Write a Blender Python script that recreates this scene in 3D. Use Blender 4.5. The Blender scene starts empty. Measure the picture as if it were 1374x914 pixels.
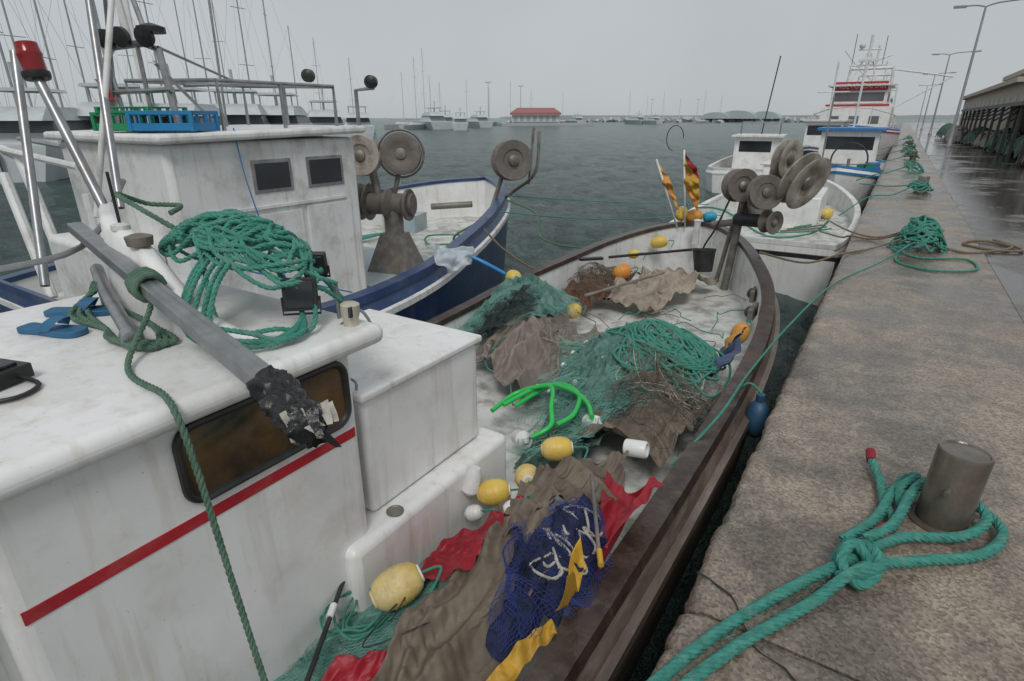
import bpy,math,random
import numpy as np
from mathutils import Vector,Matrix,noise,Euler
random.seed(11)
R=random.Random(5)
SC=bpy.context.scene
V3=Vector
rad=math.radians
# ------------------------------------------------------------------ materials
def mat(name,c1,c2=None,scale=6,rough=.6,metal=0,bump=0,bscale=40,dirt=None,dscale=2.5,damt=.5,spec=.5,alpha=1,trans=0,stretch=(1,1,1),streak=None):
    m=bpy.data.materials.new(name);m.use_nodes=True
    nt=m.node_tree;N=nt.nodes;L=nt.links;p=N['Principled BSDF']
    p.inputs['Roughness'].default_value=rough;p.inputs['Metallic'].default_value=metal
    p.inputs['Specular IOR Level'].default_value=spec
    p.inputs['Alpha'].default_value=alpha
    p.inputs['Transmission Weight'].default_value=trans
    tc=N.new('ShaderNodeTexCoord');mp=N.new('ShaderNodeMapping');L.new(tc.outputs['Object'],mp.inputs[0])
    mp.inputs['Scale'].default_value=stretch
    def nz(s,d=6,r=.6,src=None):
        n=N.new('ShaderNodeTexNoise');n.inputs['Scale'].default_value=s;n.inputs['Detail'].default_value=d;n.inputs['Roughness'].default_value=r
        L.new((src or mp).outputs[0],n.inputs['Vector']);return n
    def ramp(src,a,b,ca=(0,0,0,1),cb=(1,1,1,1)):
        r=N.new('ShaderNodeValToRGB');r.color_ramp.elements[0].position=a;r.color_ramp.elements[1].position=b
        r.color_ramp.elements[0].color=ca;r.color_ramp.elements[1].color=cb;L.new(src,r.inputs[0]);return r
    if c2 is None: c2=tuple(x*.8 for x in c1)
    n=nz(scale);r=ramp(n.outputs['Fac'],.38,.62,(*c1,1),(*c2,1));col=r.outputs[0]
    def over(col,src,a,b,amt,c):
        dr=ramp(src,a,b);mu=N.new('ShaderNodeMath');mu.operation='MULTIPLY';mu.inputs[1].default_value=amt;L.new(dr.outputs[0],mu.inputs[0])
        mx=N.new('ShaderNodeMixRGB');L.new(mu.outputs[0],mx.inputs[0]);L.new(col,mx.inputs[1]);mx.inputs[2].default_value=(*c,1);return mx.outputs[0]
    if dirt: col=over(col,nz(dscale,10,.72).outputs['Fac'],.5,.72,damt,dirt)
    if streak:
        m2=N.new('ShaderNodeMapping');m2.inputs['Scale'].default_value=(1,1,.09);L.new(tc.outputs['Object'],m2.inputs[0])
        col=over(col,nz(16,6,.6,m2).outputs['Fac'],.53,.74,streak[0],streak[1])
        col=over(col,nz(60,3,.6).outputs['Fac'],.68,.74,streak[0]*1.2,(streak[1][0]*.8,streak[1][1]*.6,streak[1][2]*.5))
    L.new(col,p.inputs['Base Color'])
    if bump:
        b=nz(bscale,5);bp=N.new('ShaderNodeBump');bp.inputs['Strength'].default_value=bump;bp.inputs['Distance'].default_value=.01
        L.new(b.outputs['Fac'],bp.inputs['Height']);L.new(bp.outputs[0],p.inputs['Normal'])
    return m
W=mat('white_gelcoat',(.80,.80,.79),(.73,.73,.72),3,.33,dirt=(.42,.33,.22),dscale=3.2,damt=.34,bump=.08,bscale=12,streak=(.36,(.42,.30,.18)))
W2=mat('white_paint_weathered',(.74,.75,.74),(.64,.65,.64),2,.5,dirt=(.33,.26,.19),dscale=4,damt=.5,bump=.15,bscale=20,streak=(.42,(.33,.23,.14)))
WF=mat('white_distant_hazed',(.55,.58,.60),(.47,.50,.52),1,.5)  # boat white greyed to paint in distance haze
WFF=mat('white_far_hazed',(.50,.54,.56),(.44,.48,.50),1,.7)  # hazier copy of the white for the farthest boats, haze in the colour
DK=mat('deck_paint',(.66,.66,.63),(.47,.47,.44),5,.38,dirt=(.18,.14,.10),dscale=5,damt=.85,bump=.3,bscale=30)
DK2=mat('deck_grey_blue',(.30,.38,.42),(.42,.46,.47),3,.5,dirt=(.3,.25,.2),dscale=4,damt=.5)
RED=mat('red_stripe_paint',(.46,.025,.035),(.36,.02,.03),5,.4,dirt=(.4,.3,.26),dscale=9,damt=.2)
BLUE=mat('navy_hull_paint',(.018,.045,.13),(.03,.06,.15),4,.35,dirt=(.2,.2,.2),damt=.4)
BLUE2=mat('bright_blue_paint',(.03,.16,.42),(.04,.2,.48),4,.4,dirt=(.2,.2,.2),damt=.2)
RAIL=mat('rail_dark_timber',(.035,.022,.018),(.07,.045,.035),9,.3,bump=.4,bscale=30,dirt=(.2,.17,.14),dscale=7,damt=.4)
STR=mat('strake_weathered_timber',(.17,.13,.10),(.10,.075,.06),12,.4,bump=.4,bscale=25,dirt=(.4,.36,.32),dscale=8,damt=.5,stretch=(1,.2,1))
SS=mat('stainless_steel',(.38,.39,.40),(.27,.28,.29),8,.38,metal=.8,dirt=(.2,.13,.08),dscale=9,damt=.45)
GAL=mat('dull_galvanised',(.26,.245,.22),(.16,.15,.135),7,.5,metal=.4,dirt=(.2,.1,.04),dscale=6,damt=.6,bump=.2)
BOL=mat('bollard_steel',(.22,.195,.165),(.15,.13,.11),7,.25,metal=.5,dirt=(.12,.07,.04),dscale=5,damt=.7,bump=.25,bscale=30,stretch=(1,1,.5))
BLK=mat('black_rubber',(.012,.012,.013),(.03,.03,.03),8,.45)
BLKP=mat('black_plastic_wrap',(.01,.01,.012),(.02,.02,.022),8,.25,bump=.5,bscale=45)
GLS=mat('cabin_glass',(.03,.025,.02),(.12,.07,.03),4,.06,spec=.8)
GLS2=mat('dark_window',(.02,.024,.027),(.04,.045,.05),1,.1)
GLSF=mat('hazy_far_window',(.12,.13,.14),(.15,.16,.17),1,.4)  # dark glass lightened, air haze painted into its colour
ROPE=mat('teal_rope',(.05,.27,.20),(.035,.20,.15),30,.6,bump=.3,bscale=200,dirt=(.25,.30,.24),dscale=9,damt=.4)
ROPEG=mat('thick_teal_rope',(.055,.30,.24),(.035,.21,.17),25,.55,bump=.6,bscale=260,dirt=(.22,.34,.29),dscale=14,damt=.5)
ROPED=mat('old_green_rope',(.11,.19,.13),(.07,.14,.10),20,.8,bump=.4,bscale=200)
ROPEW=mat('pale_rope',(.5,.48,.43),(.33,.30,.26),30,.8,bump=.3,bscale=200)
ROPEB=mat('brown_rope',(.24,.19,.13),(.16,.12,.08),30,.85,bump=.4,bscale=200)
NET=mat('teal_net_mesh',(.12,.31,.26),(.18,.38,.32),8,.6)
NETD=mat('dark_net_mass',(.025,.07,.06),(.10,.17,.14),16,.85,bump=1,bscale=70,dirt=(.17,.17,.14),dscale=9,damt=.5)
NETT=mat('teal_net_mass',(.08,.19,.16),(.14,.27,.23),14,.8,bump=1,bscale=90,dirt=(.05,.09,.075),dscale=11,damt=.7)
NETBL=mat('blue_net_mass',(.008,.014,.05),(.02,.028,.085),26,.8,bump=1,bscale=90)
NETBM=mat('blue_net_strands',(.02,.035,.15),(.03,.05,.2),10,.7)
NETBR=mat('brown_net_strands',(.16,.12,.09),(.10,.08,.06),10,.8)
NETBK=mat('black_net_strands',(.015,.02,.02),(.03,.04,.04),10,.8)
TB=mat('brown_tarp',(.185,.148,.112),(.13,.10,.075),7,.65,bump=.3,bscale=190,dirt=(.07,.055,.043),dscale=3,damt=.6)
TG=mat('grey_brown_tarp',(.25,.21,.18),(.17,.14,.12),6,.7,bump=.3,bscale=190,dirt=(.10,.08,.065),dscale=4,damt=.6)
TBG=mat('beige_tarp',(.38,.32,.255),(.28,.23,.185),6,.7,bump=.3,bscale=180,dirt=(.17,.13,.10),dscale=4,damt=.5)
TR=mat('rust_brown_rag',(.13,.06,.035),(.2,.1,.055),9,.8,bump=.6,bscale=90,dirt=(.03,.022,.02),dscale=8,damt=.8)
CR=mat('red_flag_cloth',(.34,.012,.025),(.24,.008,.018),6,.5,bump=.2,bscale=120)
CY=mat('yellow_flag_cloth',(.58,.33,.03),(.45,.24,.02),6,.55,bump=.2,bscale=120,dirt=(.2,.13,.04),damt=.5)
FLY=mat('yellow_float',(.72,.50,.09),(.62,.42,.08),6,.45,dirt=(.68,.60,.42),dscale=5,damt=.8,bump=.25,bscale=50)
FLP=mat('pale_yellow_float',(.70,.58,.30),(.66,.46,.12),5,.5,dirt=(.3,.2,.12),dscale=7,damt=.65,bump=.4,bscale=50)
FLO=mat('orange_float',(.62,.23,.03),(.6,.3,.06),5,.5,dirt=(.3,.2,.12),dscale=7,damt=.4)
FLB=mat('blue_fender',(.02,.07,.13),(.03,.1,.18),5,.5,dirt=(.1,.1,.1),damt=.5)
FLW=mat('white_plastic',(.74,.74,.72),(.64,.64,.62),6,.35)
FLC=mat('cyan_float',(.03,.35,.5),rough=.5)
LMP=mat('aged_lamp_plastic',(.55,.52,.42),(.45,.42,.33),8,.35)
GRN=mat('bright_green_hose',(.03,.52,.10),(.03,.45,.09),5,.3)
CRG=mat('green_crate_plastic',(.02,.28,.12),(.02,.24,.1),5,.4)
CRB=mat('blue_crate_plastic',(.02,.22,.45),(.02,.18,.4),5,.4)
SPO=mat('hauler_rubber_wheel',(.17,.145,.125),(.10,.085,.075),7,.6,bump=.3,bscale=40,dirt=(.36,.32,.28),dscale=7,damt=.5)
SPW=mat('hauler_pale_wheel',(.42,.38,.33),(.28,.25,.21),6,.6,dirt=(.11,.09,.07),dscale=6,damt=.7,bump=.4,bscale=40)
BAG=mat('plastic_bag',(.65,.72,.76),(.6,.66,.7),6,.25,alpha=.5)
SAN=mat('blue_rubber_sandal',(.02,.11,.22),(.03,.13,.25),6,.6)
REDL=mat('red_beacon_lens',(.28,.008,.012),(.22,.006,.01),6,.15)
BEI=mat('beige_render',(.42,.37,.30),(.38,.34,.28),2,.8)
ROOFD=mat('shed_roof',(.09,.085,.08),(.12,.11,.10),2,.7)
REDR=mat('red_roof_hazed',(.34,.14,.14),(.30,.13,.13),2,.8)  # roof red dulled, haze painted into the colour
FAR=mat('distant_stone_hazed',(.36,.38,.39),(.42,.44,.45),.05,.9)  # stone colour paled to stand in for haze
FARG=mat('distant_green_hazed',(.38,.45,.45),(.41,.47,.47),.05,.9)  # green roofs paled, haze is in the base colour
MAST=mat('mast_aluminium_hazed',(.29,.31,.32),(.35,.37,.38),1,.5,metal=.2)  # aluminium colour lightened to imitate haze over distance
MASTF=mat('far_mast_hazed',(.43,.46,.48),(.46,.49,.51),1,.8)  # paler copy of the mast colour, painted haze for far boats
def concrete(name,base,dark,wet):
    m=bpy.data.materials.new(name);m.use_nodes=True;nt=m.node_tree;N=nt.nodes;L=nt.links;p=N['Principled BSDF']
    tc=N.new('ShaderNodeTexCoord');O=tc.outputs['Object']
    def nz(s,d=8,r=.65):
        n=N.new('ShaderNodeTexNoise');n.inputs['Scale'].default_value=s;n.inputs['Detail'].default_value=d;n.inputs['Roughness'].default_value=r;L.new(O,n.inputs['Vector']);return n.outputs['Fac']
    def ramp(s,a,b,ca,cb):
        r=N.new('ShaderNodeValToRGB');e=r.color_ramp.elements;e[0].position=a;e[1].position=b;e[0].color=(*ca,1);e[1].color=(*cb,1);L.new(s,r.inputs[0]);return r.outputs[0]
    def mix(f,a,b,t='MIX'):
        x=N.new('ShaderNodeMixRGB');x.blend_type=t
        if isinstance(f,float): x.inputs[0].default_value=f
        else: L.new(f,x.inputs[0])
        for i,q in((1,a),(2,b)):
            if isinstance(q,tuple): x.inputs[i].default_value=(*q,1)
            else: L.new(q,x.inputs[i])
        return x.outputs[0]
    big=ramp(nz(.9,6),.35,.65,base,dark)
    v=N.new('ShaderNodeTexVoronoi');v.inputs['Scale'].default_value=90;L.new(O,v.inputs['Vector'])
    sep=N.new('ShaderNodeSeparateColor');L.new(v.outputs['Color'],sep.inputs[0])
    ag=ramp(sep.outputs[0],.0,1.,(.45,.41,.37),(1.5,1.47,1.4))
    c=mix(.7,big,ag,'MULTIPLY')
    v2=N.new('ShaderNodeTexVoronoi');v2.inputs['Scale'].default_value=19;L.new(O,v2.inputs['Vector'])
    c=mix(.5,c,ramp(v2.outputs['Distance'],.05,.14,(.35,.3,.27),(1,1,1)),'MULTIPLY')
    v3=N.new('ShaderNodeTexVoronoi');v3.inputs['Scale'].default_value=37;L.new(O,v3.inputs['Vector'])
    k3=ramp(v3.outputs['Distance'],.08,.15,(.6,.6,.6),(0,0,0))
    c=mix(k3,c,(.38,.34,.30))
    c=mix(.6,c,ramp(nz(5,10,.75),.33,.7,(.55,.52,.49),(1.3,1.27,1.23)),'MULTIPLY')
    c=mix(.6,c,ramp(nz(1.6,7,.7),.4,.62,(1.1,1.08,1.05),(.66,.64,.62)),'MULTIPLY')
    wm=ramp(nz(.35 if wet>.5 else .8,6,.65),.5-.12*wet,.60-.1*wet,(0,0,0),(1,1,1))
    c=mix(wm,c,mix(1.,c,(.62,.63,.65),'MULTIPLY'))
    L.new(c,p.inputs['Base Color'])
    L.new(ramp(wm,0,1,(.42,)*3,(.07 if wet>.5 else .16,)*3),p.inputs['Roughness'])
    bp=N.new('ShaderNodeBump');bp.inputs['Distance'].default_value=.006
    L.new(ramp(wm,0,1,(.55,)*3,(.12 if wet>.5 else .3,)*3),bp.inputs['Strength'])
    h=mix(.5,v.outputs['Distance'],nz(30,8));L.new(h,bp.inputs['Height']);L.new(bp.outputs[0],p.inputs['Normal'])
    return m
CON=concrete('coping_concrete',(.33,.285,.245),(.25,.215,.185),.5)
PAV=concrete('pavement_wet_concrete',(.21,.195,.18),(.155,.145,.137),1.0)
# ------------------------------------------------------------------ mesh builder
def frame(d):
    d=d.normalized();u=V3((0,0,1)) if abs(d.z)<.95 else V3((1,0,0))
    a=d.cross(u).normalized();return a,a.cross(d).normalized()
def smooth(pts,step=.05,closed=False):
    P=[V3(p) for p in pts];n=len(P);out=[]
    for i in range(n if closed else n-1):
        if closed:p0,p1,p2,p3=P[i-1],P[i],P[(i+1)%n],P[(i+2)%n]
        else:p0,p1,p2,p3=P[max(i-1,0)],P[i],P[i+1],P[min(i+2,n-1)]
        k=max(1,int((p2-p1).length/step))
        for j in range(k):
            t=j/k
            out.append(.5*((2*p1)+(p2-p0)*t+(2*p0-5*p1+4*p2-p3)*t*t+(3*p1-p0-3*p2+p3)*t**3))
    if not closed: out.append(P[-1])
    return out
class M:
    def __init__(s): s.v=[];s.f=[];s.mi=[];s.ms=[]
    def m(s,mt):
        if mt not in s.ms:s.ms.append(mt)
        return s.ms.index(mt)
    def raw(s,vs,fs,mt):
        b=len(s.v);k=s.m(mt);s.v+=[tuple(q) for q in vs]
        s.f+=[tuple(b+i for i in q) for q in fs];s.mi+=[k]*len(fs)
    def box(s,c,sz,mt,rot=None,taper=1):
        x,y,z=[q/2 for q in sz];vs=[]
        for dz in(-1,1):
            t=taper if dz>0 else 1
            for dx,dy in((-1,-1),(1,-1),(1,1),(-1,1)):vs.append(V3((dx*x*t,dy*y*t,dz*z)))
        if rot: 
            e=Euler(rot).to_matrix();vs=[e@q for q in vs]
        c=V3(c);s.raw([q+c for q in vs],[(3,2,1,0),(4,5,6,7),(0,1,5,4),(1,2,6,5),(2,3,7,6),(3,0,4,7)],mt)
    def bx(s,a,b,mt): s.box([(a[i]+b[i])/2 for i in range(3)],[abs(b[i]-a[i]) for i in range(3)],mt)
    def lathe(s,prof,p,d,mt,n=24,cap=True):
        a,b=frame(V3(d));d=V3(d).normalized();p=V3(p);vs=[]
        for r,z in prof:
            for i in range(n):
                t=2*math.pi*i/n;vs.append(p+d*z+a*(r*math.cos(t))+b*(r*math.sin(t)))
        fs=[]
        for j in range(len(prof)-1):
            for i in range(n):
                fs.append((j*n+i,j*n+(i+1)%n,(j+1)*n+(i+1)%n,(j+1)*n+i))
        if cap: fs+= [tuple(range(n))[::-1],tuple((len(prof)-1)*n+i for i in range(n))]
        s.raw(vs,fs,mt)
    def cyl(s,p0,p1,r,mt,r1=None,n=12):
        p0=V3(p0);p1=V3(p1);s.lathe([(r,0),(r if r1 is None else r1,(p1-p0).length)],p0,p1-p0,mt,n)
    def tube(s,pts,r,mt,n=6,closed=False):
        P=[V3(p) for p in pts];L=len(P);vs=[]
        t=(P[1]-P[0]).normalized();a,b=frame(t)
        for i in range(L):
            if closed: t2=(P[(i+1)%L]-P[i-1])
            else: t2=P[min(i+1,L-1)]-P[max(i-1,0)]
            if t2.length<1e-7: t2=t
            t2=t2.normalized();a=(a-t2*a.dot(t2))
            if a.length<1e-5:a,_=frame(t2)
            a.normalize();b=t2.cross(a);t=t2
            for k in range(n):
                q=2*math.pi*k/n;vs.append(P[i]+a*(r*math.cos(q))+b*(r*math.sin(q)))
        fs=[(i*n+k,i*n+(k+1)%n,(i+1)*n+(k+1)%n,(i+1)*n+k) for i in range(L-1) for k in range(n)]
        if closed: fs+=[((L-1)*n+k,(L-1)*n+(k+1)%n,(k+1)%n,k) for k in range(n)]
        else: fs+=[tuple(range(n))[::-1],tuple((L-1)*n+k for k in range(n))]
        s.raw(vs,fs,mt)
    def rope(s,pts,r,mt,strands=3,pitch=None,step=None):
        pitch=pitch or r*7;step=step or r*.9
        P=smooth(pts,step);L=len(P);a=None;off=[[] for _ in range(strands)];dist=0
        for i in range(L):
            t=(P[min(i+1,L-1)]-P[max(i-1,0)])
            if t.length<1e-7:t=V3((1,0,0))
            t.normalize()
            if a is None:a,_=frame(t)
            a=a-t*a.dot(t)
            if a.length<1e-5:a,_=frame(t)
            a.normalize();b=t.cross(a)
            if i: dist+=(P[i]-P[i-1]).length
            for k in range(strands):
                q=2*math.pi*(k/strands+dist/pitch)
                off[k].append(P[i]+(a*math.cos(q)+b*math.sin(q))*r*.5)
        for o in off:s.tube(o,r*.58,mt,6)
    def strand(s,P,r,mt):
        vs=[];L=len(P)
        for i in range(L):
            t=P[min(i+1,L-1)]-P[max(i-1,0)];h=V3((-t.y,t.x,0))
            if h.length<1e-6:h=V3((1,0,0))
            h.normalize();q=P[i]
            vs+= [q+h*r,q-h*r,q+V3((0,0,r*1.5))]
        s.raw(vs,[(i*3+k,i*3+(k+1)%3,i*3+3+(k+1)%3,i*3+3+k) for i in range(L-1) for k in range(3)],mt)
    def ball(s,c,r,mt,sc=(1,1,1),d=(0,0,1),n=20,e=1.0):
        prof=[(max(1e-4,r*sc[0]*math.sin(math.pi*i/16)**e),-r*sc[2]*math.cos(math.pi*i/16)) for i in range(17)]
        s.lathe(prof,c,d,mt,n,False)
    def patch(s,A,B,C,D,mt,n=24,amp=.02,fr=8,seed=0):
        A,B,C,D=map(V3,(A,B,C,D));nn=(B-A).cross(D-A).normalized();vs=[]
        for i in range(n+1):
            for j in range(n+1):
                u=i/n;w=j/n;p=A*(1-u)*(1-w)+B*u*(1-w)+C*u*w+D*(1-u)*w
                q=p*fr+V3((seed*7.1,seed*3.3,seed))
                p=p+nn*amp*(noise.noise(q)*1.6+.7*noise.noise(q*2.3))+V3((noise.noise(q+V3((9,0,0))),noise.noise(q+V3((0,9,0))),0))*amp*.6
                vs.append(p)
        fs=[(i*(n+1)+j,(i+1)*(n+1)+j,(i+1)*(n+1)+j+1,i*(n+1)+j+1) for i in range(n) for j in range(n)]
        s.raw(vs,fs,mt)
    def sheet(s,poly,zf,mt,amp=.05,fr=5,seed=0,rings=44,segs=200,edge=.08,st=(1,1)):
        P=smooth([(x,y,0) for x,y in poly],.02,True);L=len(P)
        c=sum(P,V3())/L;vs=[]
        off=V3((seed*5.7,seed*2.9,seed*1.3))
        for i in range(rings+1):
            r=(i/rings)**.8
            for j in range(segs):
                b=P[int(j*L/segs)];e=1+edge*noise.noise(b*6+off)*2+edge*.8*noise.noise(b*17+off)
                p=c+(b-c)*(r*e);q=V3((p.x*st[0],p.y*st[1],0))*fr+off
                w=V3((noise.noise(q*.6),noise.noise(q*.6+V3((5,5,5))),0))*1.3
                def rg(z):return 1-2.2*abs(noise.noise(z))
                h=rg(q+w)*.6+rg(q*2.1+w*2)*.3+rg(q*4.3+w*3)*.12
                ta=1-r**8*.6
                vs.append(V3((p.x+.25*amp*noise.noise(q*1.7),p.y+.25*amp*noise.noise(q*1.7+V3((3,1,2))),zf(p.x,p.y)+max(0,.55+h)*amp*ta)))
        fs=[((i+1)*segs+j,(i+1)*segs+(j+1)%segs,i*segs+(j+1)%segs,i*segs+j) for i in range(rings) for j in range(segs)]
        s.raw(vs,fs,mt)
    def net(s,c,rx,ry,zf,mt,sp=.03,layers=2,r=.0012,warp=.08,jz=.03,seed=0,ang=0):
        for l in range(layers):
            off=V3((seed*3.1+l*7,l*2.7,l));a0=ang+l*.7
            for dr in(0,1):
                aa=a0+dr*math.pi/2*.85;ca,sa=math.cos(aa),math.sin(aa);k=int(2/ (sp/max(rx,ry)))
                for i in range(-k//2,k//2+1):
                    w=i*sp/max(rx,ry);P=[]
                    n=int(2*max(rx,ry)/.03)
                    for j in range(n+1):
                        t=-1+2*j/n;u=ca*t-sa*w;v=sa*t+ca*w
                        rr=math.hypot(u,v)
                        if rr>.95+.3*noise.noise(V3((math.atan2(v,u)*2,seed,l))):
                            if len(P)>2:s.strand(P,r,mt)
                            P=[];continue
                        x=c[0]+u*rx;y=c[1]+v*ry;q=V3((x,y,0))*4+off
                        x+=warp*noise.noise(q)+warp*.3*noise.noise(q*3);y+=warp*noise.noise(q+V3((4,4,4)))+warp*.3*noise.noise(q*3+V3((2,2,2)))
                        P.append(V3((x,y,zf(x,y)+.008+jz*(.5+noise.noise(q*1.8)))))
                    if len(P)>2:s.strand(P,r,mt)
    def build(s,name,par=None,bevel=0,seg=2,solid=0,ang=38):
        me=bpy.data.meshes.new(name);me.from_pydata(s.v,[],s.f);
        for mt in s.ms:me.materials.append(mt)
        me.polygons.foreach_set('material_index',s.mi)
        me.polygons.foreach_set('use_smooth',[True]*len(s.f));me.update()
        try: me.set_sharp_from_angle(angle=rad(ang))
        except Exception: pass
        o=bpy.data.objects.new(name,me);SC.collection.objects.link(o)
        if par is not None:
            o.parent=par
            if par.get('w'): o.matrix_parent_inverse=Matrix.Translation(-par.location)
        if solid:
            q=o.modifiers.new('solid','SOLIDIFY');q.thickness=solid
        if bevel:
            q=o.modifiers.new('bevel','BEVEL');q.width=bevel;q.segments=seg;q.limit_method='ANGLE';q.angle_limit=rad(40)
        return o
def root(name,loc=(0,0,0),rz=0,world=True):
    e=bpy.data.objects.new(name,None);SC.collection.objects.link(e);e.location=loc;e.rotation_euler=(0,0,rz);e.empty_display_size=.2
    if world:e['w']=1
    return e
def polar(b,d): return (-math.sin(rad(b))*d,math.cos(rad(b))*d)
# ------------------------------------------------------------------ hull
def hull(st,deck,mo,mband,mi,md,mr,tip,par,cw=.07,bulge=.08,zb=-1.45,step=.25,deckname='deck'):
    L=[(a[1],a[0],a[3]) for a in st];Rr=[(a[2],a[0],a[3]) for a in st][::-1]
    N1=smooth(L+[tip],step);N2=smooth([tip]+Rr,step)
    k=max(len(N1),len(N2))
    def res(P,k):
        out=[]
        for i in range(k):
            t=i*(len(P)-1)/(k-1);j=min(int(t),len(P)-2);out.append(P[j].lerp(P[j+1],t-j))
        return out
    A=res(N1,k)+res(N2,k)[1:];n=len(A)
    nr=[]
    for i in range(n):
        t=A[min(i+1,n-1)]-A[max(i-1,0)];t.z=0
        nr.append(V3((-t.y,t.x,0)).normalized())
    prof=[(-cw-.03,'d',mi),(-cw-.005,-.03,mr),(-cw-.02,-.03,mr),(-cw-.02,.025,mr),(.03,.025,mr),(.04,-.05,mr),(.015,-.055,mo),(bulge*.7,-.14,mo),(bulge*.8,-.16,mband),(bulge*1.3,-.17,mband),(bulge*1.3,-.23,mband),(bulge*.8,-.24,mo),(bulge*.7,-.45,mo),(0,'h',mo),(-.12,'b',mo)]
    np_=len(prof);vs=[]
    for i,p in enumerate(A):
        for o,z,_ in prof:
            if z=='d':zz=deck
            elif z=='b':zz=zb
            elif z=='h':zz=(p.z-.45+zb)/2
            else:zz=p.z+z
            q=p+nr[i]*o;vs.append(V3((q.x,q.y,zz)))
    m=M();m.v=[tuple(q) for q in vs]
    for j in range(np_-1):
        mi_=m.m(prof[j][2])
        for i in range(n):
            m.f.append((i*np_+j,((i+1)%n)*np_+j,((i+1)%n)*np_+j+1,i*np_+j+1));m.mi.append(mi_)
    m.build('hull_shell',par,ang=30)
    d=M();dv=[vs[i*np_]+V3((0,0,.004)) for i in range(n)];fs=[]
    for i in range(k-1): 
        a,b2,c,e=i,i+1,n-2-i,n-1-i
        fs.append((a,b2,e) if b2==c else (e,c,b2,a))
    d.raw(dv,fs,md);d.build(deckname,par)
# ------------------------------------------------------------------ world & camera
w=bpy.data.worlds.new('World');SC.world=w;w.use_nodes=True;nt=w.node_tree;N=nt.nodes;L=nt.links
bg=N['Background'];sk=N.new('ShaderNodeTexSky');sk.sky_type='NISHITA';sk.sun_disc=False;sk.sun_elevation=rad(52);sk.sun_rotation=rad(150)
hs=N.new('ShaderNodeHueSaturation');hs.inputs['Saturation'].default_value=.25;L.new(sk.outputs[0],hs.inputs['Color'])
mx=N.new('ShaderNodeMixRGB');mx.inputs[0].default_value=.88;L.new(hs.outputs[0],mx.inputs[1])
tc=N.new('ShaderNodeTexCoord');cn=N.new('ShaderNodeTexNoise');cn.inputs['Scale'].default_value=2.2;cn.inputs['Detail'].default_value=4;L.new(tc.outputs['Generated'],cn.inputs['Vector'])
cr=N.new('ShaderNodeValToRGB');cr.color_ramp.elements[0].position=.3;cr.color_ramp.elements[1].position=.7
cr.color_ramp.elements[0].color=(4.25,4.6,4.8,1);cr.color_ramp.elements[1].color=(5.0,5.35,5.55,1)
L.new(cn.outputs['Fac'],cr.inputs[0]);L.new(cr.outputs[0],mx.inputs[2])
L.new(mx.outputs[0],bg.inputs['Color']);bg.inputs['Strength'].default_value=.103
sd=bpy.data.lights.new('sun','SUN');sd.energy=1.45;sd.angle=rad(20);sd.color=(1,.975,.94)
so=bpy.data.objects.new('sun',sd);SC.collection.objects.link(so)
az=rad(150);el=rad(52);sv=V3((math.sin(az)*math.cos(el),math.cos(az)*math.cos(el),math.sin(el)));so.rotation_euler=sv.to_track_quat('Z','Y').to_euler()
cam=bpy.data.cameras.new('camera');co=bpy.data.objects.new('camera',cam);SC.collection.objects.link(co)
cam.lens=20;cam.sensor_width=36;cam.clip_end=6000;cam.clip_start=.05
co.location=(0,0,1.7);co.rotation_euler=(rad(90-21.4),0,rad(32.8));SC.camera=co
SC.view_settings.view_transform='Standard';SC.view_settings.look='None';SC.view_settings.exposure=0
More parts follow.
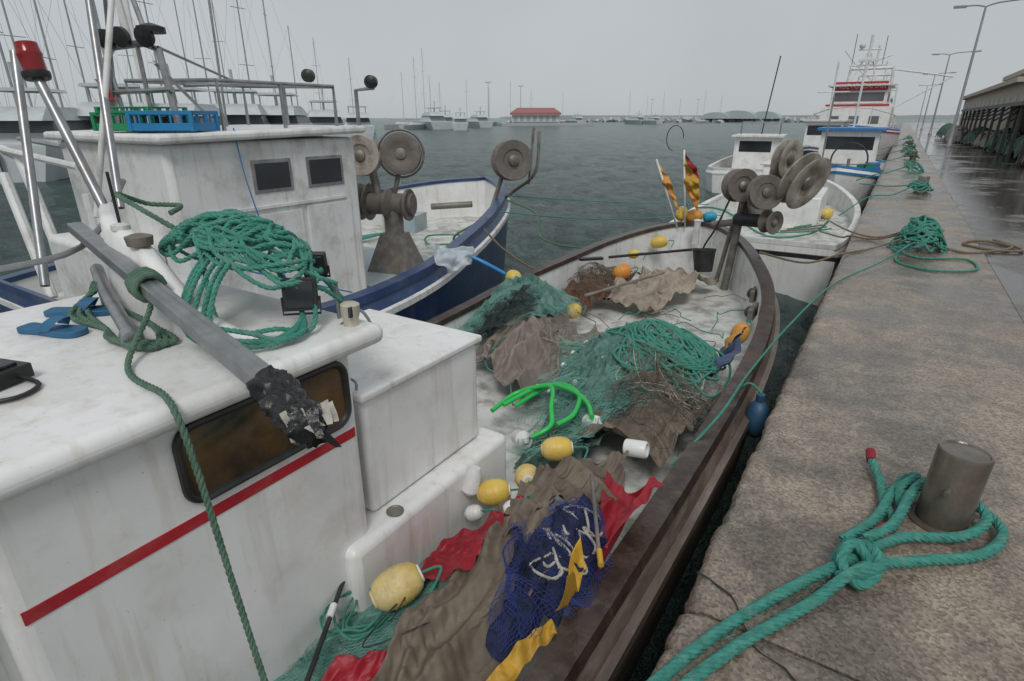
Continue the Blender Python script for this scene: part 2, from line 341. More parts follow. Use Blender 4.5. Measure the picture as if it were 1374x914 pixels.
# ------------------------------------------------------------------ sea
def sea():
    m=M();rs=[];r=.8
    while r<4000: rs.append(r);r*=1.023
    n=720;vs=[]
    for r in rs:
        a=max(0,1-r/160)*.15
        for i in range(n):
            t=2*math.pi*i/n;x=r*math.cos(t);y=r*math.sin(t);z=-1.14
            if a>0:
                q=V3((x*.85+y*.3,y*.6-x*.15,0))
                z+=a*(noise.noise(q*.6)*.9+(1-2.4*abs(noise.noise(q*1.5)))*.42+(1-2.4*abs(noise.noise(q*3.4)))*.2)
            vs.append((x,y,z))
    fs=[(j*n+i,(j+1)*n+i,(j+1)*n+(i+1)%n,j*n+(i+1)%n) for j in range(len(rs)-1) for i in range(n)]
    mt=bpy.data.materials.new('sea_water');mt.use_nodes=True;nt=mt.node_tree;N=nt.nodes;L=nt.links;p=N['Principled BSDF']
    p.inputs['IOR'].default_value=1.33
    tc=N.new('ShaderNodeTexCoord');mp=N.new('ShaderNodeMapping');mp.inputs['Scale'].default_value=(1,.6,1);mp.inputs['Rotation'].default_value=(0,0,.4);L.new(tc.outputs['Object'],mp.inputs[0])
    def nz(s,d,r=.6):
        a=N.new('ShaderNodeTexNoise');a.inputs['Scale'].default_value=s;a.inputs['Detail'].default_value=d;a.inputs['Roughness'].default_value=r;L.new(mp.outputs[0],a.inputs['Vector']);return a.outputs['Fac']
    cr=N.new('ShaderNodeValToRGB');e=cr.color_ramp.elements;e[0].position=.35;e[1].position=.65;e[0].color=(.035,.07,.063,1);e[1].color=(.10,.165,.15,1);L.new(nz(.8,9,.75),cr.inputs[0])
    fo=N.new('ShaderNodeValToRGB');e=fo.color_ramp.elements;e[0].position=.665;e[1].position=.73;L.new(nz(.9,10,.75),fo.inputs[0])
    mx=N.new('ShaderNodeMixRGB');L.new(fo.outputs[0],mx.inputs[0]);L.new(cr.outputs[0],mx.inputs[1]);mx.inputs[2].default_value=(.5,.56,.55,1);L.new(mx.outputs[0],p.inputs['Base Color'])
    p.inputs['Roughness'].default_value=.17
    b1=N.new('ShaderNodeBump');b1.inputs['Strength'].default_value=1;b1.inputs['Distance'].default_value=1.3;L.new(nz(.55,9,.7),b1.inputs['Height'])
    b2=N.new('ShaderNodeBump');b2.inputs['Strength'].default_value=1;b2.inputs['Distance'].default_value=.12;L.new(nz(3.6,6,.65),b2.inputs['Height']);L.new(b1.outputs[0],b2.inputs['Normal'])
    L.new(b2.outputs[0],p.inputs['Normal'])
    m.raw(vs,fs,mt);m.build('sea_water',ang=180)
sea()
# ------------------------------------------------------------------ quay
def quay():
    q=root('quay_pavement',(0,0,0))
    ys=[-12,-5.5,1.72,9.1,16.5,24,31,39,47,56,66,78,92,110,140,260]
    for b in range(len(ys)-1):
        y0,y1=ys[b]+.006,ys[b+1]-.006
        m=M();st=.03 if y1<12 else .25 if y1<60 else 2;n=max(2,int((y1-y0)/st))
        zo=R.uniform(-.006,.006);vs=[]
        for i in range(n+1):
            y=y0+(y1-y0)*i/n
            dd=min(y-y0,y1-y);e=.016*noise.noise(V3((0,y*3,1)))+.018*noise.noise(V3((0,y*14,4)))+.014*noise.noise(V3((0,y*31,4)))-(.03 if dd<.03 else 0)
            s=lambda k:.012*noise.noise(V3((k,y*9,7)))
            dz=-.012 if dd<.02 else 0
            for x,z in((-.33,-1.6),(-.34+e*.3,-.35),(-.35-e,-.07+s(3)),(-.338-e,-.03+s(2)),(-.315-e,-.008+s(1)),(-.27,0),(-.1,.001),(1.238,0),(1.245,-.012),(1.245,-.2)):
                vs.append((x,y,z+zo+(dz if z>-.3 else 0)))
        k=10
        fs=[((i+1)*k+j,(i+1)*k+j+1,i*k+j+1,i*k+j) for i in range(n) for j in range(k-1)]
        fs+=[tuple(range(k)),tuple(n*k+j for j in range(k))[::-1]]
        m.raw(vs,fs,CON);m.build('coping_block',q,ang=50)
    m=M()
    ys=[-12,3,14.5,26,38,52,70,95,130,260]
    for b in range(len(ys)-1):
        for x0,x1 in((1.245,6),(6.0,14),(14.0,60)):
            m.box(((x0+x1)/2,(ys[b]+ys[b+1])/2,-.505+R.uniform(-.004,.003)),(x1-x0-.01,ys[b+1]-ys[b]-.012,1.0),PAV)
    m.build('inner_pavement',q,bevel=.005)
    m=M();m.bx((-.25,-12,-2),(60,260,-.3),CON);m.build('quay_body',q)
    m=M();cp=[(-.345,1.9),(-.2,1.84),(-.08,1.66),(.02,1.62),(.2,1.5),(.35,1.46),(.6,1.3)]
    P=smooth([(x,y,.009) for x,y in cp],.03);vs=[]
    for i,p in enumerate(P):
        wd=.005+.006*noise.noise(p*20);p=p+V3((.01*noise.noise(p*15),.01*noise.noise(p*17),0));vs+=[p+V3((0,wd,0)),p-V3((0,wd,0))]
    CRK=mat('crack_soil',(.03,.025,.02),rough=.9)
    m.raw(vs,[(2*i,2*i+1,2*i+3,2*i+2) for i in range(len(P)-1)],CRK);m.build('crack_fill',q)
quay()
def bollard(x,y,r,h,tilt=(0,0)):
    m=M();d=(tilt[0],tilt[1],1)
    m.lathe([(r,-.02),(r,h-.012),(r-.006,h),(r-.012,h),(r-.016,h-.006),(.001,h-.006)],(x,y,0),d,BOL,36,False)
    m.lathe([(r+.03,0),(r+.03,.012),(r+.005,.016)],(x,y,0),(0,0,1),BOL,30)
    m.cyl((x-r*.3,y-r*1.35,h*.58),(x+r*.25,y+r*1.3,h*.62),.011,GAL)
    return m.build('mooring_bollard',ang=30)
bollard(.49,2.81,.1,.37,(.03,.02))
bollard(.66,17.4,.12,.38);bollard(.6,31,.12,.38);bollard(.6,46,.12,.38)
def thick():
    m=M();rr=.021
    def rp(p,r=rr): m.rope(p,r,ROPEG,4,.13,.011)
    rp([(-.85,.1,-.1),(-.55,.75,.03),(-.38,1.15,.03),(-.2,1.62,.028),(.0,2.0,.035),(.17,2.25,.06),(.33,2.5,.055),(.55,2.66,.05),(.64,2.82,.08),(.55,2.95,.1),(.42,2.94,.11),(.36,2.8,.10),(.3,2.55,.08),(.2,2.36,.09)])
    rp([(-.8,.05,-.1),(-.5,.7,.03),(-.33,1.12,.03),(-.145,1.57,.028),(.06,1.94,.035),(.2,2.18,.08),(.4,2.4,.045),(.62,2.6,.035),(.7,2.82,.045),(.57,3.0,.045),(.4,2.99,.06),(.3,2.85,.06),(.24,2.6,.05),(.13,2.35,.06)])
    rp([(.11,2.2,.045),(.15,2.3,.085),(.23,2.28,.11),(.25,2.19,.08),(.2,2.12,.05),(.13,2.17,.09),(.16,2.26,.12),(.23,2.23,.085)],.021)
    rp([(.13,2.26,.03),(.2,2.34,.065),(.27,2.25,.09),(.21,2.15,.09),(.13,2.13,.045)],.021)
    rp([(.22,2.38,.04),(.27,2.5,.05),(.31,2.62,.04),(.27,2.78,.035),(.25,2.95,.035),(.22,3.05,.045),(.2,3.12,.06)])
    rp([(.33,2.75,.05),(.32,2.85,.09),(.38,2.95,.12),(.34,3.0,.06),(.3,2.9,.04)],.018)
    for k in range(110):
        t=R.random();p=V3((-.38,1.15,.03)).lerp(V3((.17,2.25,.06)),t)+V3((R.uniform(-.02,.05),R.uniform(-.02,.02),.01))
        q=p+V3((R.uniform(-.03,.03),R.uniform(-.03,.03),R.uniform(.0,.022)));m.tube([p,(p+q)/2+V3((0,0,.004)),q],.0008,ROPEG,3)
    m.tube(smooth([(.2,3.1,.058),(.19,3.17,.075)],.02),.024,CR,10);m.tube(smooth([(.245,2.44,.055),(.275,2.52,.06)],.02),.032,CR,10)
    m.build('thick_mooring_rope')
thick()
def heap(name,c,rx,ry,h,mt,r,loops,seed,z0=0.0,extra=()):
    rr=random.Random(seed);m=M();pts=[]
    for l in range(loops):
        cx=c[0]+rr.uniform(-.35,.35)*rx;cy=c[1]+rr.uniform(-.35,.35)*ry;q=rr.uniform(.45,1)
        ph=rr.uniform(0,6.28);zz=z0+r+h*(l/loops)*(1-.5*q)
        for k in range(9):
            t=ph+k*.7;x=cx+math.cos(t)*rx*q*.75*rr.uniform(.85,1.15);y=cy+math.sin(t)*ry*q*.75*rr.uniform(.85,1.15)
            d=math.hypot((x-c[0])/rx,(y-c[1])/ry);env=z0+r+h*max(0,1-d*d)
            pts.append((x,y,max(z0+r,min(env,zz+h*.4)+rr.uniform(-.3,.5)*r*2)))
    m.rope(pts,r,mt,3)
    for e,rm in extra: m.rope(e,rm[0],rm[1],3)
    return m.build(name)
heap('rope_heap',(.5,9.7),.32,.42,.42,ROPE,.016,30,3,extra=[([(.5,9.7,.1),(1.0,9.6,.02),(1.35,9.9,.02),(1.6,10.4,.02),(1.3,10.7,.02),(1.05,10.3,.02),(1.35,10.0,.02),(1.7,10.2,.02),(1.45,10.9,.02)],(.018,ROPEB)),
 ([(.4,9.5,.1),(.25,8.6,.02),(.6,8.2,.02),(1.05,8.5,.02),(1.0,9.1,.02),(.5,8.9,.02),(.2,9.3,.03)],(.014,ROPE)),
 ([(.45,9.7,.25),(0,9.9,.04),(-.35,10.0,.03),(-.5,10.6,-.1),(-.9,11.6,-.2)],(.014,ROPEB)),([(.45,9.8,.3),(.05,10.1,.04),(-.36,10.4,.03),(-.9,13,-.2)],(.014,ROPEB)),
 ([(.45,9.7,.2),(.0,9.2,.04),(-.36,8.6,.02),(-.7,7.9,-.0),(-1.15,7.25,.2)],(.014,ROPEB))])
heap('rope_heap',(.6,17.2),.3,.5,.3,ROPE,.018,9,8,extra=[([(.5,17,.2),(0,18,.05),(-.35,18.5,.02),(-.8,21,-.2)],(.015,ROPE)),([(.5,17,.2),(.1,16,.05),(-.35,15.5,.02),(-.8,14.5,-.3)],(.015,ROPE))])
for i,y in enumerate((24,31,38,46,57)): heap('rope_heap',(.5,y),.35,.8,.35,ROPED if i%2 else ROPE,.022,5,20+i,extra=[([(.4,y,.2),(-.1,y-1.2,.05),(-.35,y-1.5,.02),(-.9,y-3,-.1)],(.018,ROPE))])
m=M();m.rope([(.5,9.6,.15),(.1,8.2,.06),(-.3,6.9,.02),(-.5,5.4,-.02),(-.6,4.2,-.06),(-.62,3.4,-.06),(-.75,2.9,-.2)],.009,ROPE,3);m.build('mooring_line')
# ------------------------------------------------------------------ MAIN BOAT
MB=root('fishing_boat',(-2,3,-1.1))
st=[(-3,-3.0,-1.0,-.1),(-1.5,-3.3,-.78,-.12),(0,-3.4,-.67,-.15),(1.5,-3.42,-.64,-.15),(3,-3.42,-.62,-.15),(4.2,-3.4,-.61,-.1),(5.2,-3.38,-.66,-.03),(6.2,-3.25,-.82,.05),(7.1,-3.1,-1.12,.13),(7.8,-2.92,-1.42,.18),(8.25,-2.7,-1.7,.22),(8.5,-2.48,-1.93,.24)]
DZ=-.46
hull(st,DZ,STR,STR,W2,DK,RAIL,(-2.18,8.62,.25),MB,step=.15)
m=M();m.lathe([(.05,0),(.045,.3),(.06,.34),(.001,.36)],(-2.2,8.3,.0),(0,0,1),W2);m.build('stem_post',MB)
m=M()
for y,x in((6.6,-.98),(5.9,-.86)):
    m.ball((x-.07,y,-.13),.06,BLK,(1,1,1.8),(0,1,0));m.box((x-.05,y,-.13),(.05,.3,.14),GAL)
m.build('fairlead',MB,bevel=.01)
m=M()
m.bx((-2.9,.2,-.5),(-1.6,1.36,.9),W);m.build('cabin_walls',MB,bevel=.05,seg=4)
m=M();m.bx((-2.99,-.35,.875),(-1.545,1.49,.955),W);m.build('cabin_roof',MB,bevel=.035,seg=4)
m=M()
m.bx((-1.65,.235,.515),(-1.597,1.325,.555),RED);m.build('red_stripe',MB)
def rrect(y0,y1,z0,z1,r,n=6):
    P=[]
    for cy,cz,a in((y1-r,z1-r,0),(y0+r,z1-r,90),(y0+r,z0+r,180),(y1-r,z0+r,270)):
        for i in range(n+1):
            t=rad(a+90*i/n);P.append((cy+math.cos(t)*r,cz+math.sin(t)*r))
    return P
m=M();P=rrect(.67,1.3,.6,.855,.06);m.tube([(-1.592,y,z) for y,z in P],.014,BLK,8,True);m.build('window_gasket',MB)
m=M();m.raw([(-1.594,y,z) for y,z in P]+[(-1.61,y,z) for y,z in P],[tuple(range(len(P)))[::-1]]+[(i,(i+1)%len(P),len(P)+(i+1)%len(P),len(P)+i) for i in range(len(P))],GLS);m.build('window_glass',MB)
m=M();m.bx((-2.85,1.2,-.5),(-1.545,2.36,.03),W);m.build('deck_coaming',MB,bevel=.04,seg=4)
m=M();m.lathe([(.04,0),(.04,.005),(.032,.007),(.028,.003),(.001,.003)],(-1.6,1.5,.031),(0,0,1),GAL,24,False);m.build('deck_drain',MB)
m=M();m.bx((-2.45,1.43,.032),(-1.66,2.24,.6),W);m.build('locker',MB,bevel=.025,seg=3)
m=M();m.bx((-2.47,1.41,.602),(-1.64,2.26,.64),W);m.build('locker_lid',MB,bevel=.012,seg=3)
m=M();m.tube(smooth([(-1.70,1.44,.645),(-1.70,1.44,.68),(-1.78,1.44,.69),(-1.86,1.44,.68),(-1.86,1.44,.645)],.01),.006,SS,8)
m.tube(smooth([(-1.68,1.38,.95),(-1.66,1.47,.99),(-1.62,1.5,.9)],.01),.006,SS,8)
m.build('locker_handle',MB)
m=M();m.lathe([(.028,0),(.045,.02),(.04,.12),(.028,.15)],(-1.52,1.95,-.12),(.1,.25,1),FLW,16);m.build('side_vent',MB)
m=M();fin=smooth([(-2.98,1.22,1.34),(-2.75,1.13,1.3),(-2.42,1.08,1.235),(-2.15,1.04,1.125),(-1.95,1.03,1.04),(-1.75,1.1,.965)],.03)
vs=[]
for i,p in enumerate(fin):
    t=i/(len(fin)-1);wd=.05-.015*t
    for dy,z in((-wd-.04,.94),(-wd-.01,(p.z+.94)/2),(-wd,p.z-.025),(-wd+.02,p.z),(wd-.02,p.z),(wd,p.z-.025),(wd+.03,.94)):
        vs.append((p.x-.35*dy,p.y+dy,z))
n=len(fin);fs=[(i*7+j,i*7+j+1,(i+1)*7+j+1,(i+1)*7+j) for i in range(n-1) for j in range(6)]+[tuple(range(7)),tuple((n-1)*7+j for j in range(7))[::-1]]
m.raw(vs,fs,W);m.build('roof_brow',MB,ang=60)
BA=V3((-3.25,1.17,1.21));BB=V3((-1.14,.73,1.085));BD=(BB-BA)
yaw=math.atan2(BD.y,BD.x);pit=-math.asin(BD.z/BD.length)
m=M();m.box((BA+BB)/2,(BD.length,.062,.045),SS,(0,pit,yaw));m.box((BA+BB)/2,(BD.length-.01,.02,.05),SS,(0,pit,yaw))
m.build('gantry_beam',MB,bevel=.004)
m=M();vs=[];nn=26;kk=40;dn=BD.normalized();fa,fb=frame(dn)
for i in range(nn):
    for k in range(kk):
        t=2*math.pi*k/kk;c=BB-dn*.06+dn*(.0085*i);q=V3((math.cos(t)*1.5,math.sin(t)*1.5,i*.16))
        r=.042+.022*noise.noise(q*1.4)+.012*abs(noise.noise(q*3.4))+.005*noise.noise(q*8)
        vs.append(c+fa*r*math.cos(t)+fb*r*math.sin(t)+V3((0,0,-.0015*i)))
m.raw(vs,[(i*kk+k,i*kk+(k+1)%kk,(i+1)*kk+(k+1)%kk,(i+1)*kk+k) for i in range(nn-1) for k in range(kk)]+[tuple((nn-1)*kk+k for k in range(kk))],BLKP)
for i in range(10):
    p=BB+dn*.12+V3((R.uniform(-.04,.04),R.uniform(-.04,.04),R.uniform(-.05,.03)))
    e=p+V3((R.uniform(.02,.07),R.uniform(-.03,.03),R.uniform(-.06,.0)))
    m.patch(p,p+V3((.02,.02,.01)),e+V3((.01,.01,0)),e,BLKP if i%2 else ROPEW,8,.008,20,i)
m.build('torn_plastic_wrap',MB,ang=180)
m=M()
m.tube(smooth([(-2.95,1.1,1.06),(-2.6,.98,1.03),(-2.12,.84,.99)],.1),.026,SS,12);m.cyl((-2.14,.845,.99),(-2.08,.825,.985),.036,SS)
m.cyl((-2.7,1.0,.95),(-2.7,1.0,1.05),.012,SS)
m.cyl((-2.9,1.2,1.2),(-3.32,1.21,1.87),.022,SS)
m.cyl((-3.05,1.3,1.3),(-3.75,1.75,2.9),.018,SS);m.cyl((-3.2,1.25,1.25),(-3.4,1.9,3.1),.014,W2)
m.cyl((-3.3,1.0,.95),(-3.75,1.3,2.0),.02,SS)
m.tube(smooth([(-2.98,.3,.96),(-3.02,.6,1.1),(-3.05,1.1,1.15),(-3.3,1.45,1.4)],.08),.014,SS,8)
m.cyl((-2.62,1.1,1.25),(-2.62,1.1,1.5),.006,BLK);m.lathe([(.035,0),(.035,.02),(.01,.03)],(-2.62,1.1,1.27),(0,0,1),W2,14)
m.lathe([(.045,0),(.05,.035),(.02,.045)],(-2.42,1.07,1.235),(0,0,1),GAL,16)
m.build('roof_pipework',MB)
m=M();p=(-3.32,1.21,1.86);m.lathe([(.05,0),(.055,.015),(.055,.03),(.045,.032)],p,(-.2,0,1),BLK,20);m.lathe([(.045,.03),(.047,.09),(.05,.1),(.05,.108),(.047,.115),(.044,.15),(.001,.158)],p,(-.2,0,1),REDL,20,False);m.build('red_beacon',MB)
m=M()
def flood(c,s,rz,rx=0):
    m.box(c,(s,s*.35,s),BLK,(rx,0,rz));e=Euler((rx,0,rz)).to_matrix()
    m.box(V3(c)+e@V3((0,-s*.19,0)),(s*.82,.006,s*.82),GLS2,(rx,0,rz))
    for k in range(5): m.box(V3(c)+e@V3((-s*.4+s*.2*k,s*.22,0)),(.006,s*.12,s*.8),BLK,(rx,0,rz))
    m.tube([V3(c)+e@V3((-s*.56,0,-.01)),V3(c)+e@V3((-s*.56,0,-s*.62)),V3(c)+e@V3((s*.56,0,-s*.62)),V3(c)+e@V3((s*.56,0,-.01))],.005,BLK,6)
flood((-1.76,1.28,1.09),.12,.75,-.15);flood((-1.86,1.44,1.16),.09,.6,.2)
m.cyl((-1.74,1.43,.95),(-1.74,1.43,1.1),.008,SS)
m.build('floodlight',MB,bevel=.004)
m=M();m.lathe([(.028,0),(.03,.03),(.036,.05),(.036,.085),(.028,.09),(.001,.092)],(-1.64,1.4,.955),(.05,0,1),LMP,18,False);m.box((-1.608,1.378,1.02),(.01,.03,.04),GLS2,(0,0,.4));m.build('navigation_light',MB)
m=M();m.box((-2.13,.44,.985),(.14,.17,.045),BLK,(0,0,.3));m.box((-2.13,.44,1.012),(.1,.12,.012),BLKP,(0,0,.3));m.tube(smooth([(-2.08,.5,.98),(-2.0,.52,.965),(-1.95,.45,.965),(-2.0,.36,.965)],.02),.008,BLK);m.build('junction_box',MB,bevel=.008)
def wheel(m,p,d,R1,wd,m1,m2,hub=.35):
    m.lathe([(.02,-wd*.5),(R1*.97,-wd*.5),(R1,-wd*.47),(R1*.97,-wd*.38),(R1*hub,-wd*.12),(R1*hub,wd*.12),(R1*.97,wd*.38),(R1,wd*.47),(R1*.97,wd*.5),(R1*.55,wd*.44),(R1*.5,wd*.36),(.02,wd*.36)],p,d,m1,36,False)
    dd=V3(d).normalized();p=V3(p)
    m.lathe([(R1*.28,0),(R1*.26,wd*.06),(R1*.1,wd*.1),(.001,wd*.1)],p-dd*(wd*.5),-dd,m2,20,False)
    m.lathe([(R1*.28,0),(R1*.26,wd*.16),(R1*.1,wd*.25),(.001,wd*.25)],p+dd*(wd*.36),dd,m2,20,False)
    for k in range(6):
        a,b=frame(dd);t=k*math.pi/3;q=p-dd*(wd*.505)+(a*math.cos(t)+b*math.sin(t))*R1*.62;m.cyl(q,q-dd*.012,.012,m2)
m=M()
m.cyl((-1.6,7.75,-.45),(-1.5,7.75,.95),.05,GAL);m.cyl((-1.85,7.7,.4),(-1.05,7.75,.55),.045,GAL);m.cyl((-1.75,7.75,.85),(-.8,7.65,1.0),.04,GAL);m.cyl((-1.2,7.7,.9),(-1.05,7.65,1.25),.035,GAL)
m.cyl((-1.75,7.9,-.4),(-1.6,7.8,.5),.03,GAL)
wheel(m,(-1.55,7.6,.92),(.6,-.78,.1),.2,.2,SPO,GAL);wheel(m,(-1.22,7.4,.88),(.5,-.85,.1),.2,.14,SPO,GAL)
wheel(m,(-.84,7.5,1.02),(.82,-.42,-.38),.32,.15,SPW,GAL);wheel(m,(-1.08,7.65,1.25),(.9,-.4,-.12),.22,.12,SPW,GAL);wheel(m,(-1.4,7.85,.72),(.9,-.4,.1),.22,.12,SPW,GAL)
m.cyl((-1.55,7.65,.5),(-1.16,7.5,.53),.08,BLK);wheel(m,(-1.12,7.48,.53),(.8,-.5,0),.14,.14,SPO,GAL)
m.tube(smooth([(-1.6,7.6,.9),(-1.75,7.5,.4),(-1.9,7.6,.1),(-2.0,7.9,-.3)],.05),.012,BLK,6)
m.build('net_hauler',MB)
# ---- deck height field
mounds=[(-1.42,4.2,.5,.85,.40),(-2.4,4.15,.52,.6,.27),(-3.0,4.9,.5,.6,.36),(-1.12,2.4,.36,.6,.25),(-1.1,1.5,.36,.6,.24),(-1.0,3.3,.4,.5,.22),(-2.2,7.0,.6,.6,.18),(-2.9,6.2,.35,.7,.2),(-1.4,1.0,.4,.5,.06),(-.9,1.8,.25,.5,.1)]
def zd(x,y):
    z=DZ+.01
    for a,b,rx,ry,h in mounds:
        q=((x-a)/rx)**2+((y-b)/ry)**2
        if q<4:z+=h*math.exp(-q*1.3)
    return z
HX0,HY0,HS=-4.2,-.5,.02
gx,gy=np.meshgrid(np.arange(HX0,-.1,HS),np.arange(HY0,9.2,HS),indexing='ij')
HG=np.full(gx.shape,DZ+.01)
for a_,b_,rx_,ry_,h_ in mounds: HG+=h_*np.exp(-1.3*(((gx-a_)/rx_)**2+((gy-b_)/ry_)**2))
rs_=np.random.RandomState(3)
for _ in range(600):
    a_=rs_.uniform(-3.3,-.75);b_=rs_.uniform(.5,8);r_=rs_.uniform(.03,.09);HG+=rs_.uniform(.01,.04)*np.exp(-((gx-a_)**2+(gy-b_)**2)/r_**2)
HG[(gx>-.72)&(gy<5)]=-.12
HG[(gx<-1.53)&(gy>1.15)&(gy<2.38)]=.04
def HH(x,y,G=None):
    G=HG if G is None else G
    fx=np.clip((x-HX0)/HS,0,G.shape[0]-1.001);fy=np.clip((y-HY0)/HS,0,G.shape[1]-1.001)
    i=fx.astype(int);j=fy.astype(int);u=fx-i;v=fy-j
    return G[i,j]*(1-u)*(1-v)+G[i+1,j]*u*(1-v)+G[i,j+1]*(1-u)*v+G[i+1,j+1]*u*v
def foldfield(x,y,ang,sp,seed,spread=.5):
    rs=np.random.RandomState(seed+100);F=np.zeros_like(x);tot=0
    wx=sum(rs.uniform(.4,1)*np.sin(rs.uniform(3,9)*x+rs.uniform(3,9)*y+rs.uniform(0,6)) for _ in range(4))*.45
    wy=sum(rs.uniform(.4,1)*np.sin(rs.uniform(6,14)*x-rs.uniform(6,14)*y+rs.uniform(0,6)) for _ in range(4))*.3
    for i,(wt,s) in enumerate(((1,1),(.7,.7),(.45,.42),(.2,.25))):
        a=ang+rs.uniform(-spread,spread)*(1+.5*i)
        ph=math.pi/(sp*s)*(x*math.cos(a)+y*math.sin(a))+wx*(1+i)+wy*(1+.6*i)+rs.uniform(0,6)
        F+=wt*(1-np.abs(np.sin(ph)))**1.3*(.55+.45*np.sin(x*rs.uniform(4,9)+y*rs.uniform(4,9)+rs.uniform(0,6)));tot+=wt
    return F/tot*1.7
def simcloth(name,Q,mt,c=(1.2,1.2),n=(80,80),seed=0,z0=.06,steps=75,pin=.25,thick=.004,wob=.03,lift=0,par=None,fold=(.1,.13,0)):
    rs=np.random.RandomState(seed);nu,nv=n
    u=np.linspace(0,1,nu)[:,None,None];v=np.linspace(0,1,nv)[None,:,None]
    A,B,C,D=[np.array(q,float)[None,None,:] for q in Q]
    XY=A*(1-u)*(1-v)+B*u*(1-v)+C*u*v+D*(1-u)*v
    for _ in range(7):
        k=rs.uniform(4,16,2);ph=rs.uniform(0,6.28,2)
        XY[:,:,0]+=wob*.4*np.sin(XY[:,:,1]*k[0]+ph[0]);XY[:,:,1]+=wob*.4*np.sin(XY[:,:,0]*k[1]+ph[1])
    FF=foldfield(gx,gy,fold[2],fold[1],seed)*fold[0]
    G=HG+FF
    H2=lambda x,y:HH(x,y,G)
    Z=H2(XY[...,0],XY[...,1])+z0*.5+lift
    for _ in range(9):
        th=rs.uniform(0,3.14);k=rs.uniform(10,45);Z=Z+.006*np.sin(k*(XY[...,0]*math.cos(th)+XY[...,1]*math.sin(th))+rs.uniform(0,6.28))
    X=np.dstack([XY,Z]);X0=X.copy();Xp=X.copy()
    def ln(a,b):return np.linalg.norm((b-a)[...,:2],axis=-1)
    r1=ln(X[:-1],X[1:]);r2=ln(X[:,:-1],X[:,1:])
    def sol(P,Qq,rest,k=.5,mino=False):
        d=Qq-P;L_=np.linalg.norm(d,axis=-1)+1e-9;e=(L_-rest)/L_
        if mino:e=np.minimum(e,0)
        cr_=k*e[...,None]*d;P+=cr_;Qq-=cr_
    for s in range(steps):
        f=min(1,s/40);c1=1+(c[0]-1)*f;c2=1+(c[1]-1)*f
        V=(X-Xp)*.9;np.clip(V,-.015,.015,out=V);Xp=X.copy();X=X+V;X[...,2]-=.0012
        for it in range(5):
            for o in(0,1):
                P=X[o:-1:2];q=X[o+1::2][:len(P)];sol(P,q,r1[o::2][:len(P)]*c1)
            for o in(0,1):
                P=X[:,o:-1:2];q=X[:,o+1::2][:,:P.shape[1]];sol(P,q,r2[:,o::2][:,:P.shape[1]]*c2)
            for o in(0,1):
                P=X[o:-1:2,:-1];q=X[o+1::2,1:][:len(P)];sol(P,q,np.hypot(r1[o::2,:-1][:len(P)]*c1,r2[o:-1:2,:][:len(P)]*c2),.12)
                P=X[o:-1:2,1:];q=X[o+1::2,:-1][:len(P)];sol(P,q,np.hypot(r1[o::2,1:][:len(P)]*c1,r2[o:-1:2,:][:len(P)]*c2),.12)
            if it%2==0:
                for o in range(4):
                    P=X[o:-2:4];q=X[o+2::4][:len(P)];sol(P,q,r1[o::4][:len(P)]*c1*1.7,.35,True)
                    P=X[:,o:-2:4];q=X[:,o+2::4][:,:P.shape[1]];sol(P,q,r2[:,o::4][:,:P.shape[1]]*c2*1.7,.35,True)
        for sl in((0,slice(None)),(-1,slice(None)),(slice(None),0),(slice(None),-1)):
            X[sl][...,:2]+=(X0[sl][...,:2]-X[sl][...,:2])*pin
        h=H2(X[...,0],X[...,1])+lift+.006;hit=X[...,2]<h
        X[...,2]=np.where(hit,h,X[...,2])
        Xp[hit]=X[hit]*.8+Xp[hit]*.2
    m=M();m.raw([tuple(q) for q in X.reshape(-1,3)],[(i*nv+j,(i+1)*nv+j,(i+1)*nv+j+1,i*nv+j+1) for i in range(nu-1) for j in range(nv-1)],mt)
    o=m.build(name,par,solid=thick,ang=180);q=o.modifiers.new('sub','SUBSURF');q.levels=1;q.render_levels=1
    return o
def blob(name_,m,c,rx,ry,mt,amp,fr,seed,dz=0,edge=.08):
    m.sheet([(c[0]+rx*math.cos(t),c[1]+ry*math.sin(t)) for t in[k*math.pi/5 for k in range(10)]],lambda x,y:zd(x,y)+dz,mt,amp,fr,seed,edge=edge)
m=M();blob('',m,(-1.5,4.05),.5,.88,NETT,.15,6,1,0,.15);m.net((-1.5,4.05),.6,1.05,lambda x,y:zd(x,y)+.08,NET,.028,3,.0013,.22,.09,1);
m.net((-1.2,4.1),.45,.6,lambda x,y:zd(x,y)+.1,NETBR,.05,1,.0014,.2,.07,8)
for k in range(22):
    a=R.uniform(0,6.28);q=R.uniform(.3,1);x=-1.75+.38*q*math.cos(a);y=3.9+.6*q*math.sin(a);m.ball((x,y,zd(x,y)+.13),.02,FLW,(1,1,1.3),(R.random(),R.random(),.2),10)
m.build('fishing_net')
def draped(name,c,rx,ry,mt,r,loops,seed,dz=.1):
    rr=random.Random(seed);m=M();pts=[]
    for l in range(loops):
        cx=c[0]+rr.uniform(-.3,.3)*rx;cy=c[1]+rr.uniform(-.3,.3)*ry;q=rr.uniform(.4,.95);ph=rr.uniform(0,6.28);ec=rr.uniform(.6,1.2)
        for k in range(9):
            t=ph+k*.72;x=cx+math.cos(t)*rx*q*rr.uniform(.85,1.12);y=cy+math.sin(t)*ry*q*ec*rr.uniform(.85,1.12)
            pts.append((x,y,zd(x,y)+dz+rr.uniform(0,3.5)*r))
    m.rope(pts,r,mt,3,step=r*1.2);return m.build(name)
draped('rope_coil',(-1.22,4.3),.4,.55,ROPE,.0105,32,31,.17)
m=M()
